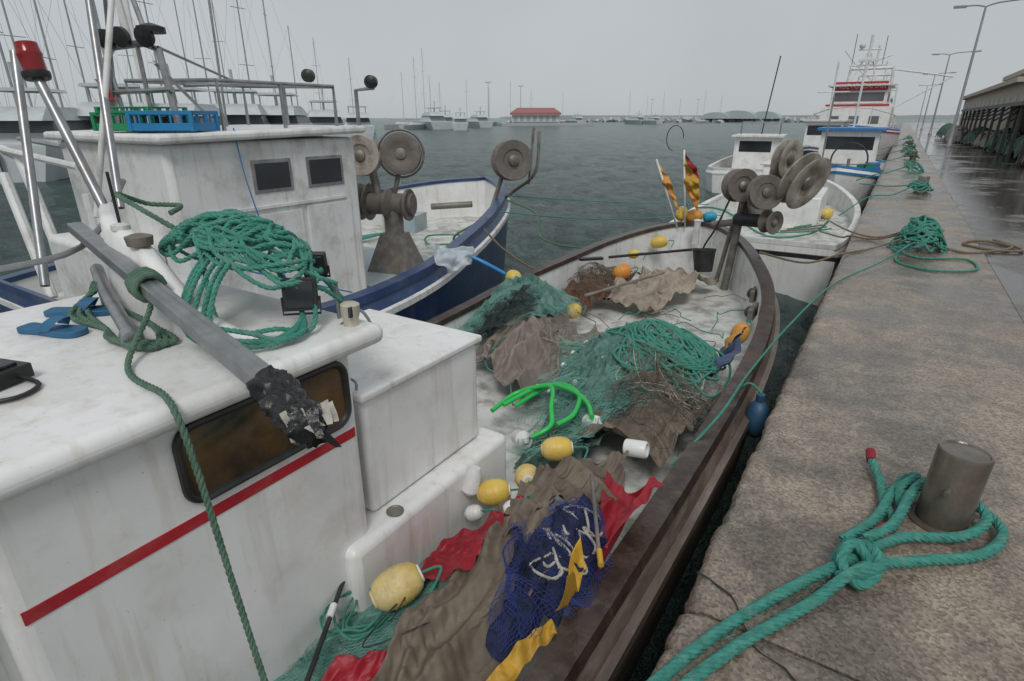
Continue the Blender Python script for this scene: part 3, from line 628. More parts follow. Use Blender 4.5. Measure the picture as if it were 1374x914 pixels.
for k in range(8):
    pts=[(x,zy,0) for x,zy in[( -1.12+.28*math.cos(t+k)+R.uniform(-.06,.06),3.85+.45*math.sin(t*1.1+k*.7)+R.uniform(-.06,.06)) for t in [j*.8 for j in range(8)]]]
    m.tube(smooth([(x,y,zd(x,y)+.17+R.uniform(0,.02)) for x,y,_ in pts],.03),.004,ROPEB if k%2 else ROPEW,5)
m.build('float_line')
m=M();blob('',m,(-3.0,4.85),.38,.6,NETT,.15,6,2,.05,.15);m.net((-3.0,4.85),.5,.8,lambda x,y:zd(x,y)+.12,NET,.028,3,.0013,.18,.08,2);m.net((-2.85,4.3),.22,.45,lambda x,y:zd(x,y)+.18,NETBK,.02,2,.0016,.14,.1,3)
m.net((-3.1,4.1),.3,.5,lambda x,y:zd(x,y)+.12,NET,.03,2,.0014,.14,.06,12)
m.build('fishing_net')
simcloth('grey_tarpaulin',[(-2.9,3.7),(-2.0,3.35),(-1.85,4.55),(-2.75,5.05)],TG,(1.22,1.15),(100,100),4,.05,fold=(.22,.2,.5),lift=.02,wob=.05)
simcloth('beige_tarpaulin',[(-2.65,6.0),(-1.95,5.95),(-1.65,7.55),(-2.3,7.65)],TBG,(1.2,1.12),(70,110),5,.05,lift=.06,fold=(.18,.22,.2),wob=.05)
simcloth('brown_rag',[(-3.05,5.65),(-2.65,5.6),(-2.5,6.95),(-2.9,7.05)],TR,(1.3,1.25),(50,110),6,.05,wob=.07,lift=.03,fold=(.18,.13,.7))
m=M();m.net((-2.75,6.3),.28,.6,lambda x,y:zd(x,y)+.14,NETBR,.035,2,.002,.14,.12,5);m.build('brown_net')
simcloth('dark_brown_tarpaulin',[(-1.5,2.95),(-.82,2.9),(-.72,4.1),(-1.2,3.75)],TB,(1.3,1.2),(76,84),7,.05,wob=.06,lift=.03,fold=(.19,.16,1.0))
m=M();m.net((-1.05,3.5),.32,.5,lambda x,y:zd(x,y)+.16,NETBR,.035,1,.0015,.2,.1,7);m.net((-1.0,3.3),.3,.4,lambda x,y:zd(x,y)+.16,NETBK,.05,1,.0015,.2,.1,9);m.build('brown_net')
simcloth('brown_tarpaulin',[(-1.3,2.1),(-.94,2.72),(-.82,2.25),(-1.16,1.6)],TB,(1.25,1.15),(70,74),18,.06,lift=.08,fold=(.19,.18,.9),wob=.06)
simcloth('brown_tarpaulin',[(-1.26,2.0),(-.98,2.1),(-.76,.9),(-1.2,.86)],TB,(1.25,1.08),(70,130),8,.05,lift=.08,fold=(.2,.16,.15),wob=.05)
simcloth('dark_tarpaulin',[(-1.7,2.6),(-1.25,2.6),(-1.25,3.3),(-1.75,3.35)],NETD,(1.2,1.2),(50,60),9,.05,fold=(.15,.15,.5))
m=M();m.net((-1.5,3.0),.28,.45,lambda x,y:zd(x,y)+.12,NET,.035,2,.0013,.14,.06,21);m.build('fishing_net')
m=M();blob('',m,(-.86,1.68),.13,.38,NETBL,.1,9,10,.14,.3);m.net((-.86,1.68),.15,.42,lambda x,y:zd(x,y)+.22,NETBM,.025,2,.0012,.1,.05,10)
rr=random.Random(4);pts=[]
for k in range(56):
    t=k*.9+rr.uniform(-.4,.4);x=-.87+.08*math.cos(t)*rr.uniform(.4,1.3)+.03*math.sin(k*.4);y=1.78+.0075*(k-28)+.07*math.sin(t)*rr.uniform(.5,1.4);pts.append((x,y,zd(x,y)+.24+rr.uniform(0,.02)))
m.rope(pts,.0062,ROPEW,3);m.build('blue_net')
m=M();blob('',m,(-1.46,1.02),.26,.5,NETT,.08,6,12,.0);m.net((-1.46,1.02),.34,.62,lambda x,y:zd(x,y)+.07,NET,.016,3,.0009,.16,.04,14);m.net((-1.45,.6),.35,.5,lambda x,y:zd(x,y)+.03,NET,.02,3,.0012,.14,.03,15);m.build('fishing_net')
m=M();pts=[]
for k in range(40):
    t=k*.75;pts.append((-1.47+.12*math.cos(t)*rr.uniform(.7,1.2)-.001*k,1.25+.14*math.sin(t)*rr.uniform(.7,1.2)-.003*k,zd(-1.5,1.3)+.13+.0015*k+rr.uniform(0,.02)))
m.rope(pts,.0055,ROPE,3);m.rope([(-1.25,1.1,-.06),(-1.32,1.25,-.1),(-1.3,1.0,-.12),(-1.1,1.15,-.02)],.003,BLK,3);m.build('rope_coil')
simcloth('red_marker_flag',[(-.97,2.4),(-.62,2.34),(-.68,1.78),(-.76,1.74)],CR,(1.12,1.06),(50,70),41,.03,lift=.15,thick=.002,wob=.015,fold=(.07,.13,.3))
simcloth('red_marker_flag',[(-1.5,1.72),(-1.16,2.0),(-1.15,1.5),(-1.42,1.28)],CR,(1.2,1.1),(64,64),42,.04,lift=.1,thick=.002,wob=.03,fold=(.13,.12,.7))
simcloth('red_marker_flag',[(-1.42,.72),(-1.1,.92),(-1.12,1.1),(-1.4,.95)],CR,(1.15,1.1),(50,40),43,.03,lift=.1,thick=.002,wob=.02,fold=(.08,.1,.2))
simcloth('yellow_marker_flag',[(-.76,1.78),(-.70,1.72),(-.73,1.45),(-.78,1.45)],CY,(1.15,1.15),(30,60),44,.02,lift=.25,thick=.002,wob=.02,fold=(.07,.08,.5))
simcloth('yellow_marker_flag',[(-.79,1.48),(-.74,1.44),(-.80,.95),(-.87,1.0)],CY,(1.15,1.08),(30,90),45,.02,lift=.2,thick=.002,wob=.02,fold=(.07,.08,.4))
m=M();m.cyl((-.93,2.15,.1),(-.68,1.7,.06),.009,GAL);m.cyl((-.70,1.74,.063),(-.66,1.67,.06),.012,CY);m.build('marker_pole')
m=M();m.cyl((-1.62,1.2,-.12),(-1.38,.8,-.16),.010,BLK);m.cyl((-1.55,1.08,-.13),(-1.52,1.03,-.135),.015,FLW);m.build('marker_pole')
def flt(p,r,mt,d=(.5,.3,.2),sc=1.25,name='net_float'):
    m=M();m.ball(p,r,mt,(1,1,sc),d,28,.62);dd=V3(d).normalized()
    for s in(-1,1): m.lathe([(r*.5,-r*.1),(r*.46,r*.07),(r*.3,r*.09),(r*.2,0)],V3(p)+dd*s*r*sc*.96,dd*s,FLW if mt in(FLP,FLY) and s>0 else mt,20)
    for k in(-.35,0,.35):
        q=(1-k*k)**.31;m.lathe([(r*q*.99,-.006),(r*q*1.018,-.003),(r*q*1.018,.003),(r*q*.99,.006)],V3(p)+dd*k*r*sc,dd,mt,28,False)
    m.rope([V3(p)+dd*r*sc,V3(p)+dd*(r*sc+.06)+V3((.02,.02,-.02)),V3(p)+dd*(r*sc+.03)+V3((.05,-.06,-.08))],.006,ROPE,3)
    return m.build(name)
flt((-1.38,1.27,-.1),.082,FLP,(.45,.75,.25),1.3)
flt((-1.32,2.2,-.09),.068,FLP,(.5,-.7,.3),1.15);flt((-1.33,2.55,-.1),.07,FLY,(.8,.5,.1),1.3);flt((-1.42,2.03,-.12),.068,FLY,(.7,.5,.1),1.25);flt((-1.5,2.2,-.28),.055,FLP,(.5,-.2,.1),1.2)
flt((-1.47,1.92,-.2),.042,FLW,(.6,.2,.3),1.1);flt((-1.22,1.88,-.04),.035,FLW,(.2,.6,.3),1.1)
flt((-.88,5.2,-.13),.078,FLO,(.3,.5,.9),1.2);flt((-2.6,5.25,-.24),.08,FLY,(.3,.8,.2),1.1);flt((-3.3,5.15,.05),.085,FLY,(.8,-.5,.1),1.1);flt((-2.55,6.45,-.06),.09,FLO,(.6,.3,.3),1.2);flt((-2.6,7.9,.05),.085,FLY,(.8,.3,.2),1.4);flt((-2.7,7.2,-.0),.06,FLY,(.8,.3,.2),1.2)
flt((-2.35,8.62,.34),.1,FLO,(.8,.3,.2),1.2);flt((-2.5,8.5,.38),.085,FLY,(.2,.3,1),1.2);flt((-2.15,8.75,.33),.08,FLC,(.8,.3,.2),1.2)
for mt_,cnt,r_ in((ROPEB,8,.005),(ROPE,7,.006),(ROPEW,4,.004),(BLK,4,.004)):
    m=M()
    for k in range(cnt):
        x=R.uniform(-2.9,-.95);y=R.uniform(2.7,6.8);a=R.uniform(0,6.28);pts=[]
        for j in range(10):
            a+=R.uniform(-.9,.9);x+=.13*math.cos(a);y+=.13*math.sin(a)
            x=min(max(x,-3.2),-.78 if y<5 else -1.1);y=min(max(y,2.5),7.6)
            pts.append((x,y,float(HH(np.array([x]),np.array([y]))[0])+.07+R.uniform(0,.08)))
        m.rope(pts,r_,mt_,3,step=r_*1.6)
    m.build('loose_cordage')
m=M();m.tube(smooth([(-3.8,4.9,.32),(-3.55,5.0,.2),(-3.38,5.12,.08)],.05),.022,mat('blue_plastic_bag',(.03,.25,.6),rough=.3),10);m.patch((-4.0,4.5,.45),(-3.75,4.95,.35),(-3.65,4.9,.22),(-3.75,4.55,.15),BAG,24,.08,6,2);m.build('plastic_bag',solid=.001,ang=180)
m=M();m.ball((-.47,3.95,-.3),.085,FLB,(1,1,1.7),(0,.1,1),24);m.lathe([(.03,0),(.03,.05),(.015,.06)],(-.47,3.96,-.16),(0,0,1),FLB,14);m.tube(smooth([(-.47,3.96,-.1),(-.55,3.97,-.05),(-.62,3.97,-.1)],.02),.008,ROPE);m.build('hull_fender')
m=M();m.patch((-.95,4.3,-.25),(-.75,4.35,-.05),(-.8,4.95,-.02),(-.95,4.9,-.2),BLUE,20,.04,6,12);m.patch((-.93,4.75,-.12),(-.8,4.8,-.0),(-.8,5.05,.0),(-.92,5.0,-.12),FLO,14,.03,6,13);m.build('blue_marker_flag',solid=.003,ang=180)
m=M();m.lathe([(.045,0),(.05,.005),(.05,.12),(.043,.13),(.036,.13),(.036,.02)],(-.99,2.75,-.08),(1,.05,.15),FLW,24);m.build('white_plastic_tube')
m=M()
for p in((-1.8,2.85,-.32),(-1.4,3.1,-.2)): m.lathe([(.02,0),(.05,.02),(.055,.12),(.03,.15),(.018,.16),(.018,.18)],p,(.7,-.5,.3),FLW,20)
m.build('plastic_bottle')
m=M()
for pl in([(-1.95,3.05,-.25),(-1.9,3.3,-.2),(-1.65,3.35,-.1),(-1.5,3.1,-.12),(-1.42,2.95,-.16),(-1.5,2.85,-.22)],[(-1.85,3.2,-.25),(-1.7,3.5,-.16),(-1.45,3.4,-.12),(-1.35,3.15,-.14),(-1.4,3.0,-.17)],[(-1.9,3.12,-.22),(-1.75,3.42,-.15),(-1.5,3.38,-.1),(-1.33,3.3,-.12),(-1.2,3.1,-.1)]): m.tube(smooth([(x-.12,y-.1,z) for x,y,z in pl],.03),.017,GRN,12)
m.build('green_hose')
m=M();m.lathe([(.11,0),(.14,.26),(.148,.262),(.148,.28),(.13,.28),(.1,.02)],(-1.78,7.25,-.12),(-.1,.1,1),BLK,28);m.build('black_bucket')
m=M();m.cyl((-2.55,5.4,-.1),(-2.0,6.35,.03),.016,GAL);m.cyl((-2.8,6.6,.06),(-1.95,7.5,.1),.018,BLK);m.box((-2.95,6.4,.06),(.3,.07,.03),BLK,(0,0,.8));m.build('boat_pole')
def flagpole(p,top,cols,name,sd,h=.46):
    m=M();m.cyl(p,top,.012,W2);t=V3(top)
    ax=(V3(top)-V3(p)).normalized();o=V3((.2,.07,-.28))
    for i,c in enumerate(cols):
        a=t-ax*(h*i/len(cols));b=t-ax*(h*(i+1)/len(cols));m.patch(a,a+o,b+o*1.1,b,c,16,.05,9,sd)
    m.build(name,solid=.002,ang=180)
flagpole((-2.5,8.35,.2),(-2.85,8.2,1.15),(FLO,FLO),'signal_flag',2);flagpole((-2.4,8.4,.2),(-2.5,8.3,1.28),(CR,CY,CY,CY,FLO),'signal_flag',3,.55)
m=M();m.sheet([(-2.6,-.9),(-1.2,-.9),(-1.1,.1),(-1.7,.2),(-2.8,.15)],lambda x,y:-.35,NETD,.16,6,15);
CRK2=mat('cork_line',(.3,.26,.2),(.14,.11,.08),30,.9,bump=1,bscale=60)
for k in range(6): m.tube(smooth([(-2.5+.1*k,.12-.05*k,-.2+.03*k),(-2.1,-.1-.04*k,-.15+.03*k),(-1.7,.05-.06*k,-.18+.03*k),(-1.4,-.2,-.2)],.05),.03,CRK2,8)
m.build('fishing_net')
def roofrope():
    m=M();rr=random.Random(9);pts=[]
    def zr(x,y):
        d=((x+2.2)/.52)**2+((y-1.32)/.28)**2
        return .97+.34*max(0,1-d)**.6
    for l in range(44):
        cx=-2.18+rr.uniform(-.28,.28);cy=1.33+rr.uniform(-.08,.08);q=rr.uniform(.08,.22);ph=rr.uniform(0,6.28)
        for k in range(9):
            t=ph+k*.72;x=cx+math.cos(t)*q*rr.uniform(.85,1.15)*1.2;y=cy+math.sin(t)*q*.8*rr.uniform(.85,1.15)
            pts.append((x,y,max(zr(x,y),1.27 if y<1.12 and x<-2.3 else 0)+rr.uniform(0,.04)))
    m.rope(pts,.0095,ROPE,3,step=.013)
    for k in range(6):
        o=rr.uniform(-.08,.1);f=rr.uniform(-.03,.04);m.rope([(-2.15+o,1.3,1.26),(-2.02+o,1.08,1.17),(-1.95+o+f,.97-f,1.05),(-1.87+o+f*2,.95-f,.98+.012*k),(-1.72+f,.99-o*.5,.975+.01*k),(-1.66-f,1.13+o*.3,.985),(-1.75,1.27,1.02),(-1.9,1.3,1.15)],.0095,ROPE,3,step=.013)
    m.rope([(-2.6,1.3,1.25),(-2.8,1.25,1.34),(-3.0,1.28,1.37),(-3.1,1.45,1.3),(-2.9,1.5,1.3),(-2.7,1.35,1.3)],.012,ROPED,3,step=.014)
    for k in range(3): m.rope([(-2.75+.04*k,1.0,1.05),(-2.6,.9-.03*k,.98),(-2.35,.85,.97),(-2.1-.04*k,.8,.98),(-2.0,.86+.03*k,.97),(-2.2,.95,.98),(-2.5,.98,.98)],.0105,ROPED,3,step=.013)
    m.build('rope_pile')
    m=M()
    for k in range(4): 
        c=BA.lerp(BB,.5+.012*k);m.tube([c+V3((.0,.05*math.cos(t),.045*math.sin(t))) for t in[j*.6 for j in range(11)]],.012,ROPED,8)
    c=BA.lerp(BB,.52);m.rope([c+V3((0,0,.03)),c+V3((.06,-.03,-.06)),(-1.9,.72,.97),(-1.62,.68,.97),(-1.52,.66,.94),(-1.47,.655,.8),(-1.4,.65,.4),(-1.28,.63,-.05),(-1.22,.62,-.3)],.010,ROPED,3,step=.012);m.build('hanging_rope')
roofrope()
def sandal(c,rz):
    m=M();e=Matrix.Rotation(rz,3,'Z');P=[(0,-.13),(.035,-.12),(.035,-.04),(.045,.06),(.035,.12),(0,.135),(-.035,.12),(-.04,.05),(-.028,-.04),(-.033,-.12)]
    Q=smooth([(x,y,0) for x,y in P],.01,True);n=len(Q);vs=[V3(c)+e@q for q in Q]+[V3(c)+e@(q+V3((0,0,.022))) for q in Q]
    m.raw(vs,[tuple(range(n))[::-1],tuple(range(n,2*n))]+[(i,(i+1)%n,n+(i+1)%n,n+i) for i in range(n)],SAN)
    st=smooth([(-.042,.0,.02),(-.03,.03,.055),(0,.045,.065),(.03,.035,.055),(.046,.0,.02)],.01);vs=[]
    for q in st: vs+=[V3(c)+e@(q+V3((0,-.025,0))),V3(c)+e@(q+V3((0,.03,0)))]
    m.raw(vs,[(2*i,2*i+1,2*i+3,2*i+2) for i in range(len(st)-1)],SAN);return m.build('sandal',bevel=.003)
sandal((-2.5,.74,.957),-1.2);sandal((-2.66,.9,.957),-.9)
# ------------------------------------------------------------------ BOAT 2
B2=root('fishing_boat',(-6,5,-1.1))
st2=[(1.9,-7.6,-4.35,.12),(2.6,-7.8,-4.0,.15),(3.4,-7.9,-3.82,.18),(4.5,-8.0,-3.95,.22),(5.6,-8.0,-4.28,.3),(6.8,-7.9,-4.72,.4),(7.9,-7.65,-5.25,.5),(8.8,-7.3,-5.9,.56)]
hull(st2,-.12,BLUE,W2,W,DK,BLUE,(-6.65,9.45,.6),B2,cw=.09,step=.25)
m=M();m.bx((-6.4,2.35,-.15),(-4.62,4.25,1.52),W2);m.bx((-6.1,1.95,-.15),(-4.9,2.35,.75),W2);m.build('wheelhouse',B2,bevel=.05,seg=3)
m=M();m.box((-5.5,3.3,1.57),(1.95,2.05,.07),W2,(rad(1.2),0,0));m.build('wheelhouse_roof',B2,bevel=.025)
m=M()
for y0,y1 in((3.05,3.45),(3.62,4.05)):
    m.bx((-4.625,y0,1.08),(-4.612,y1,1.36),SS);m.bx((-4.612,y0+.03,1.11),(-4.606,y1-.03,1.33),GLS2)
for x0,x1 in((-6.2,-5.6),(-5.5,-4.8)): m.bx((x0,4.25,.95),(x1,4.262,1.38),GLS2)
m.bx((-4.621,2.9,-.1),(-4.6,3.5,.9),W2);m.bx((-4.621,3.56,-.1),(-4.6,4.1,.92),W2);m.box((-4.606,3.3,.96),(.02,1.5,.03),W2)
m.cyl((-4.59,3.4,.35),(-4.59,3.4,.5),.012,SS)
m.build('windows_and_doors',B2,bevel=.004)
m=M()
m.tube(smooth([(-4.68,2.5,1.1),(-4.5,2.6,.6),(-4.52,3.2,.3),(-4.5,3.9,.0)],.1),.008,BLUE2,6)
m.tube(smooth([(-4.62,2.95,1.62),(-4.56,2.95,1.2),(-4.58,3.1,.6),(-4.56,3.3,.0)],.1),.006,BLUE2,6)
def rr_(p,r=.018,mt=SS): m.tube([V3(q) for q in p],r,mt,8)
rr_([(-4.75,4.15,1.6),(-4.75,4.15,1.98),(-4.75,2.95,1.98),(-4.75,2.95,1.58)]);rr_([(-6.2,4.15,1.6),(-6.2,4.15,2.02),(-6.2,2.95,2.02),(-6.2,2.95,1.58)]);rr_([(-4.75,4.15,1.98),(-6.2,4.15,2.02)]);rr_([(-4.75,2.95,1.98),(-6.2,2.95,2.02)])
rr_([(-4.75,3.55,1.98),(-4.75,3.55,1.58)]);rr_([(-4.75,3.5,1.98),(-6.2,3.5,2.0)],.014);rr_([(-4.6,4.3,1.62),(-4.6,4.3,1.95),(-4.4,4.35,1.97)],.02)
rr_([(-4.78,2.6,1.55),(-4.9,2.62,2.18),(-5.1,2.62,2.24),(-5.6,2.62,2.24),(-5.7,2.6,2.15),(-5.75,2.55,1.5)],.028);rr_([(-4.78,2.6,1.9),(-5.7,2.6,1.9)],.02)
rr_([(-5.3,2.62,2.24),(-5.5,2.62,3.6)],.03,W2);rr_([(-5.6,2.6,1.6),(-6.1,2.7,3.4)],.02);rr_([(-5.0,2.62,2.2),(-5.35,2.62,3.2)],.02);rr_([(-6.4,3.2,1.6),(-6.6,3.3,3.8)],.03,W2);rr_([(-4.9,2.62,2.2),(-6.1,4.1,2.02)],.012)
rr_([(-5.9,3.7,1.6),(-5.95,3.8,3.9)],.012);rr_([(-5.2,2.62,2.24),(-5.2,2.62,1.55)],.018);rr_([(-5.0,2.62,2.1),(-5.9,3.6,1.62)],.014);rr_([(-5.5,4.15,2.0),(-5.5,4.15,1.6)],.014);rr_([(-6.0,2.7,1.6),(-5.4,2.6,2.9)],.016)
for x,z in((-4.95,2.28),(-5.3,2.3),(-5.55,2.3)): m.lathe([(.03,0),(.07,.03),(.075,.07),(.02,.08)],(x,2.6,z),(.3,-.8,-.2),BLK,16)
m.lathe([(.1,0),(.1,.04),(.04,.06),(.001,.07)],(-4.95,2.62,2.3),(0,0,1),BLK,18);m.lathe([(.03,0),(.06,.02),(.06,.08),(.03,.1)],(-4.42,4.36,2.02),(.4,-.8,0),BLK,14)
m.lathe([(.03,0),(.06,.02),(.06,.08),(.03,.1)],(-5.0,4.1,2.08),(.4,-.8,0),BLK,14)
rr_([(-6.2,2.1,.1),(-6.9,2.2,1.35),(-7.6,2.3,1.4)],.045,W2);rr_([(-6.5,2.0,.1),(-7.1,2.1,1.2)],.045,W2);rr_([(-5.2,2.0,1.35),(-7.4,2.2,1.42)],.03,W2);rr_([(-5.2,2.0,1.15),(-5.2,2.0,.7)],.03,W2)
rr_([(-5.25,1.95,1.5),(-6.8,2.2,1.52)],.02)
m.build('rails_and_masts',B2)
m=M();m.patch((-5.75,2.5,2.0),(-5.55,2.5,1.98),(-5.5,2.5,1.82),(-5.7,2.5,1.84),CR,12,.03,6,4);m.patch((-5.68,2.48,1.97),(-5.58,2.48,1.95),(-5.56,2.48,1.87),(-5.64,2.48,1.88),CY,8,.03,6,4);m.build('ensign',B2,solid=.002)
def crate(c,s,mt,rz,name='fish_crate'):
    m=M();x,y,z=s;e=Matrix.Rotation(rz,3,'Z')
    def b(p,q): m.box(V3(c)+e@V3(p),q,mt,(0,0,rz))
    b((0,0,.006),(x,y,.012))
    for sx in(-1,1):
        b((sx*x/2,0,z*.22),(.012,y,z*.35));b((sx*x/2,0,z*.9),(.016,y,z*.2))
        b((0,sx*y/2,z*.22),(x,.012,z*.35));b((0,sx*y/2,z*.9),(x+.03,.02,z*.2))
        for k in range(7): b((-x/2+x*k/6,sx*y/2,z*.5),(.014,.014,z))
        for k in range(5): b((sx*x/2,-y/2+y*k/4,z*.5),(.014,.014,z))
        for sy in(-1,1):b((sx*x/2,sy*y/2,z*.5),(.03,.03,z))
    m.build(name,bevel=.003)
crate((-4.88,2.62,1.6),(.5,.34,.15),CRB,.5);crate((-5.25,2.55,1.6),(.55,.36,.14),CRG,.35);crate((-5.2,2.55,1.73),(.5,.36,.05),CRG,.3)
m=M()
m.box((-5.05,5.15,.12),(.6,.5,.5),GAL,(0,0,.2),.45);m.cyl((-5.05,5.15,.3),(-5.05,5.15,.75),.12,GAL);m.cyl((-5.4,5.0,.72),(-4.8,5.25,.72),.13,SPO);wheel(m,(-4.95,5.15,.72),(.85,.3,0),.19,.3,SPO,GAL);wheel(m,(-5.35,5.0,.74),(.85,.3,0),.22,.12,GAL,GAL)
m.cyl((-5.2,5.1,.7),(-5.3,5.05,1.35),.05,GAL)
wheel(m,(-5.3,4.95,1.28),(.5,-.85,.1),.23,.16,SPW,GAL);wheel(m,(-5.75,5.0,1.1),(.5,-.85,.1),.18,.14,SPO,GAL)
wheel(m,(-4.95,5.25,1.3),(.55,-.82,.1),.24,.1,SPO,GAL)
m.tube([V3((-4.95,5.25,1.3))+V3((.83*math.cos(t),.55*math.cos(t),math.sin(t)))*.27 for t in[k*math.pi/14 for k in range(28)]],.014,GAL,8,True)
m.cyl((-5.1,5.2,.7),(-4.95,5.27,1.3),.03,GAL)
m.cyl((-5.3,7.6,.3),(-5.15,7.8,1.0),.035,GAL);wheel(m,(-5.0,7.75,1.08),(.75,-.65,.1),.3,.26,SPO,GAL)
m.tube(smooth([(-5.35,7.9,.4),(-5.1,8.0,.6),(-4.75,8.05,.9),(-4.72,8.1,1.5)],.1),.025,GAL,8);m.cyl((-4.9,8.1,.7),(-4.85,8.15,1.55),.02,GAL)
m.build('net_hauler',B2)
m=M();m.bx((-6.6,4.4,-.115),(-4.6,5.9,-.095),DK2)
for k in range(5): m.tube(smooth([(-6.9+.05*k,6,-.05),(-6.6,6.5+.06*k,-.02),(-6.2,6.2,-.04),(-6.0+.06*k,5.9,-.05)],.1),.02,ROPEG,6)
m.cyl((-6.2,7.2,.35),(-5.6,7.5,.4),.05,GAL)
m.rope([(-5.3,6.2,-.06),(-5.0,6.8,-.05),(-5.5,7.2,-.05),(-6.0,6.9,-.05),(-5.6,6.4,-.05),(-5.1,6.6,-.03)],.014,ROPE,3)
m.box((-6.9,7.3,.02),(.6,.5,.3),DK2,(0,0,.3));m.build('deck_fittings',B2)
m=M();m.rope([(-5.0,7.6,.5),(-4.4,7.5,.35),(-4.0,7.0,.1),(-3.4,7.2,-.0),(-3.0,7.3,.15)],.015,ROPED,3);m.build('mooring_line')
m=M();m.rope([(-4.3,6.0,.36),(-4.05,6.1,.1),(-3.7,6.3,-.15),(-3.45,6.5,-.1),(-3.1,6.8,.1)],.014,ROPEB,3);m.rope([(-4.6,6.5,.4),(-4.9,6.2,.2),(-5.2,6.5,.0)],.016,ROPED,3);m.build('mooring_line')
m=M()
m.tube(smooth([(-5.1,7.7,.55),(-4.2,10,.25),(-3.3,13.2,-.1)],.3),.009,ROPE,6);m.tube(smooth([(-4.6,6.8,.45),(-3.9,9,.1),(-3.0,12.2,-.15)],.3),.009,ROPE,6);m.build('mooring_line')
# ------------------------------------------------------------------ generic boats
def boat(name,loc,rz,L_,B,fr,mo,mr,deck=-.55,bandm=None,full=.9):
    e=root(name,(loc[0],loc[1],0),rz,False)
    st=[(-L_/2,-B*.38*full,B*.38*full,fr),(-L_*.4,-B*.46,B*.46,fr-.03),(-L_*.15,-B/2,B/2,fr-.05),(L_*.1,-B*.48,B*.48,fr),(L_*.28,-B*.38,B*.38,fr+.12),(L_*.4,-B*.24,B*.24,fr+.25)]
    hull(st,deck,mo,bandm or mo,W2,DK,mr,(0,L_/2,fr+.4),e,step=.4)
    return e
b3=boat('fishing_boat',(-2.1,14.9),rad(2),9.2,3.3,-.22,W,W2,bandm=BLK,full=1.1)
m=M();m.bx((-.8,-1.0,-.6),(.9,1.4,.1),W);m.bx((-.7,1.6,-.6),(.2,2.8,.55),W);m.bx((-.78,1.55,.55),(.28,2.85,.6),W2);m.bx((-.705,1.8,.2),(.21,2.6,.45),GLS2);m.build('cabin',b3,bevel=.04)
m=M();m.cyl((0,-1.6,-.5),(0,-1.6,.6),.05,GAL);wheel(m,(.1,-1.7,.65),(.8,-.5,0),.22,.2,SPO,GAL);m.cyl((.6,2,.6),(.6,2,2.2),.02,SS)
m.tube(smooth([(-1.2,-3,.0),(-.6,-3.4,.05),(.2,-3.2,-.4),(.9,-2.5,-.4),(1.2,-3.4,.0)],.2),.02,ROPE,6)
for k in range(9):m.tube(smooth([(.2+.1*k,-2.2+.3*k,-.5),(.8,-1.9+.3*k,-.46),(1.2-.1*k,-1.2+.2*k,-.48)],.1),.018,(ROPE,ROPEB,ROPED)[k%3],6)
for x,y,c in((-1.0,-2.5,FLO),(-.8,-2.9,FLY),(1.0,.6,FLY),(-.9,-3.3,CRB)): m.ball((x,y,-.42),.13,c,(1,1,1.2),(.4,.7,.1))
m.build('gear',b3)
b4=boat('fishing_boat',(-5.3,28.5),rad(6),9,3.2,-.15,W,W2,bandm=W2)
m=M();m.bx((-.9,-.8,-.6),(.9,1.8,.9),W);m.box((0,.5,.95),(2.1,3.1,.08),W2);m.bx((-.91,-.4,.35),(.91,1.3,.75),GLS2);m.bx((-.7,-.812,.3),(.6,-.8,.75),GLS2);m.build('wheelhouse',b4,bevel=.03)
m=M()
for x in(-.8,.8):m.cyl((x,.2,1),(x,.2,1.5),.03,SS)
m.cyl((-.8,.2,1.5),(.8,.2,1.5),.03,SS);m.cyl((0,1,1),(.3,1,4.2),.025,BLK);m.tube([V3((-3+.35*math.cos(t),-3.3,.9+.5*math.sin(t))) for t in[k*.35 for k in range(14)]],.02,BLK,6);m.build('rails',b4)
b5=boat('fishing_boat',(-1.6,26.5),rad(181),10.5,3.1,-.1,W,BLUE2,bandm=BLUE2)
m=M();m.bx((-.95,-1.5,-.6),(.95,1.2,1.25),W);m.box((0,-.15,1.3),(2.2,3.1,.1),BLUE2);m.bx((-.96,-1.0,.6),(.96,.9,1.05),GLS2);m.bx((-.8,1.2,.6),(.8,1.213,1.05),GLS2);m.build('wheelhouse',b5,bevel=.03)
m=M()
m.tube([V3((-.2+.55*math.cos(t),3.2,.35+.55*math.sin(t))) for t in[k*math.pi/12 for k in range(24)]],.03,BLK,6,True);m.cyl((-.2,3.2,-.5),(-.2,3.2,.4),.05,GAL)
m.cyl((0,0,1.3),(0,0,3.6),.04,W2);m.cyl((-.8,0,2.2),(.8,0,2.2),.02,W2)
for i,(x,y) in enumerate(((.9,1.9),(-.9,2),(.4,3.6),(.8,2.9),(-.7,2.9))): m.box((x,y,.0),(.35,.35,.45),(FLO,BLUE2,RED,GAL,CRG)[i],(0,0,i))
m.tube(smooth([(-1.2,2,-.05),(-1.0,3.5,.25),(-.4,4.6,.3),(.4,4.6,.3),(1.0,3.5,.25),(1.2,2,-.05)],.2),.02,SS,6)
m.build('gear',b5,bevel=.02)
b5b=boat('fishing_boat',(-3.6,38),rad(178),9,3,0,BLUE,W2,bandm=W2)
m=M();m.bx((-.9,-1.5,-.6),(.9,1.0,1.5),W);m.box((0,-.2,1.55),(2.1,2.9,.1),W2);m.bx((-.91,-1.0,.8),(.91,.8,1.3),GLS2);m.bx((-.8,1.0,.8),(.8,1.013,1.3),GLS2);m.cyl((0,0,1.5),(0,0,4.5),.05,W2);m.cyl((-.8,0,3.0),(.8,0,3.0),.03,W2);m.build('wheelhouse',b5b,bevel=.03)
tr=boat('fishing_trawler',(-3.0,52),rad(180),20,5.6,.9,W,BLUE2,bandm=RED,deck=.2)
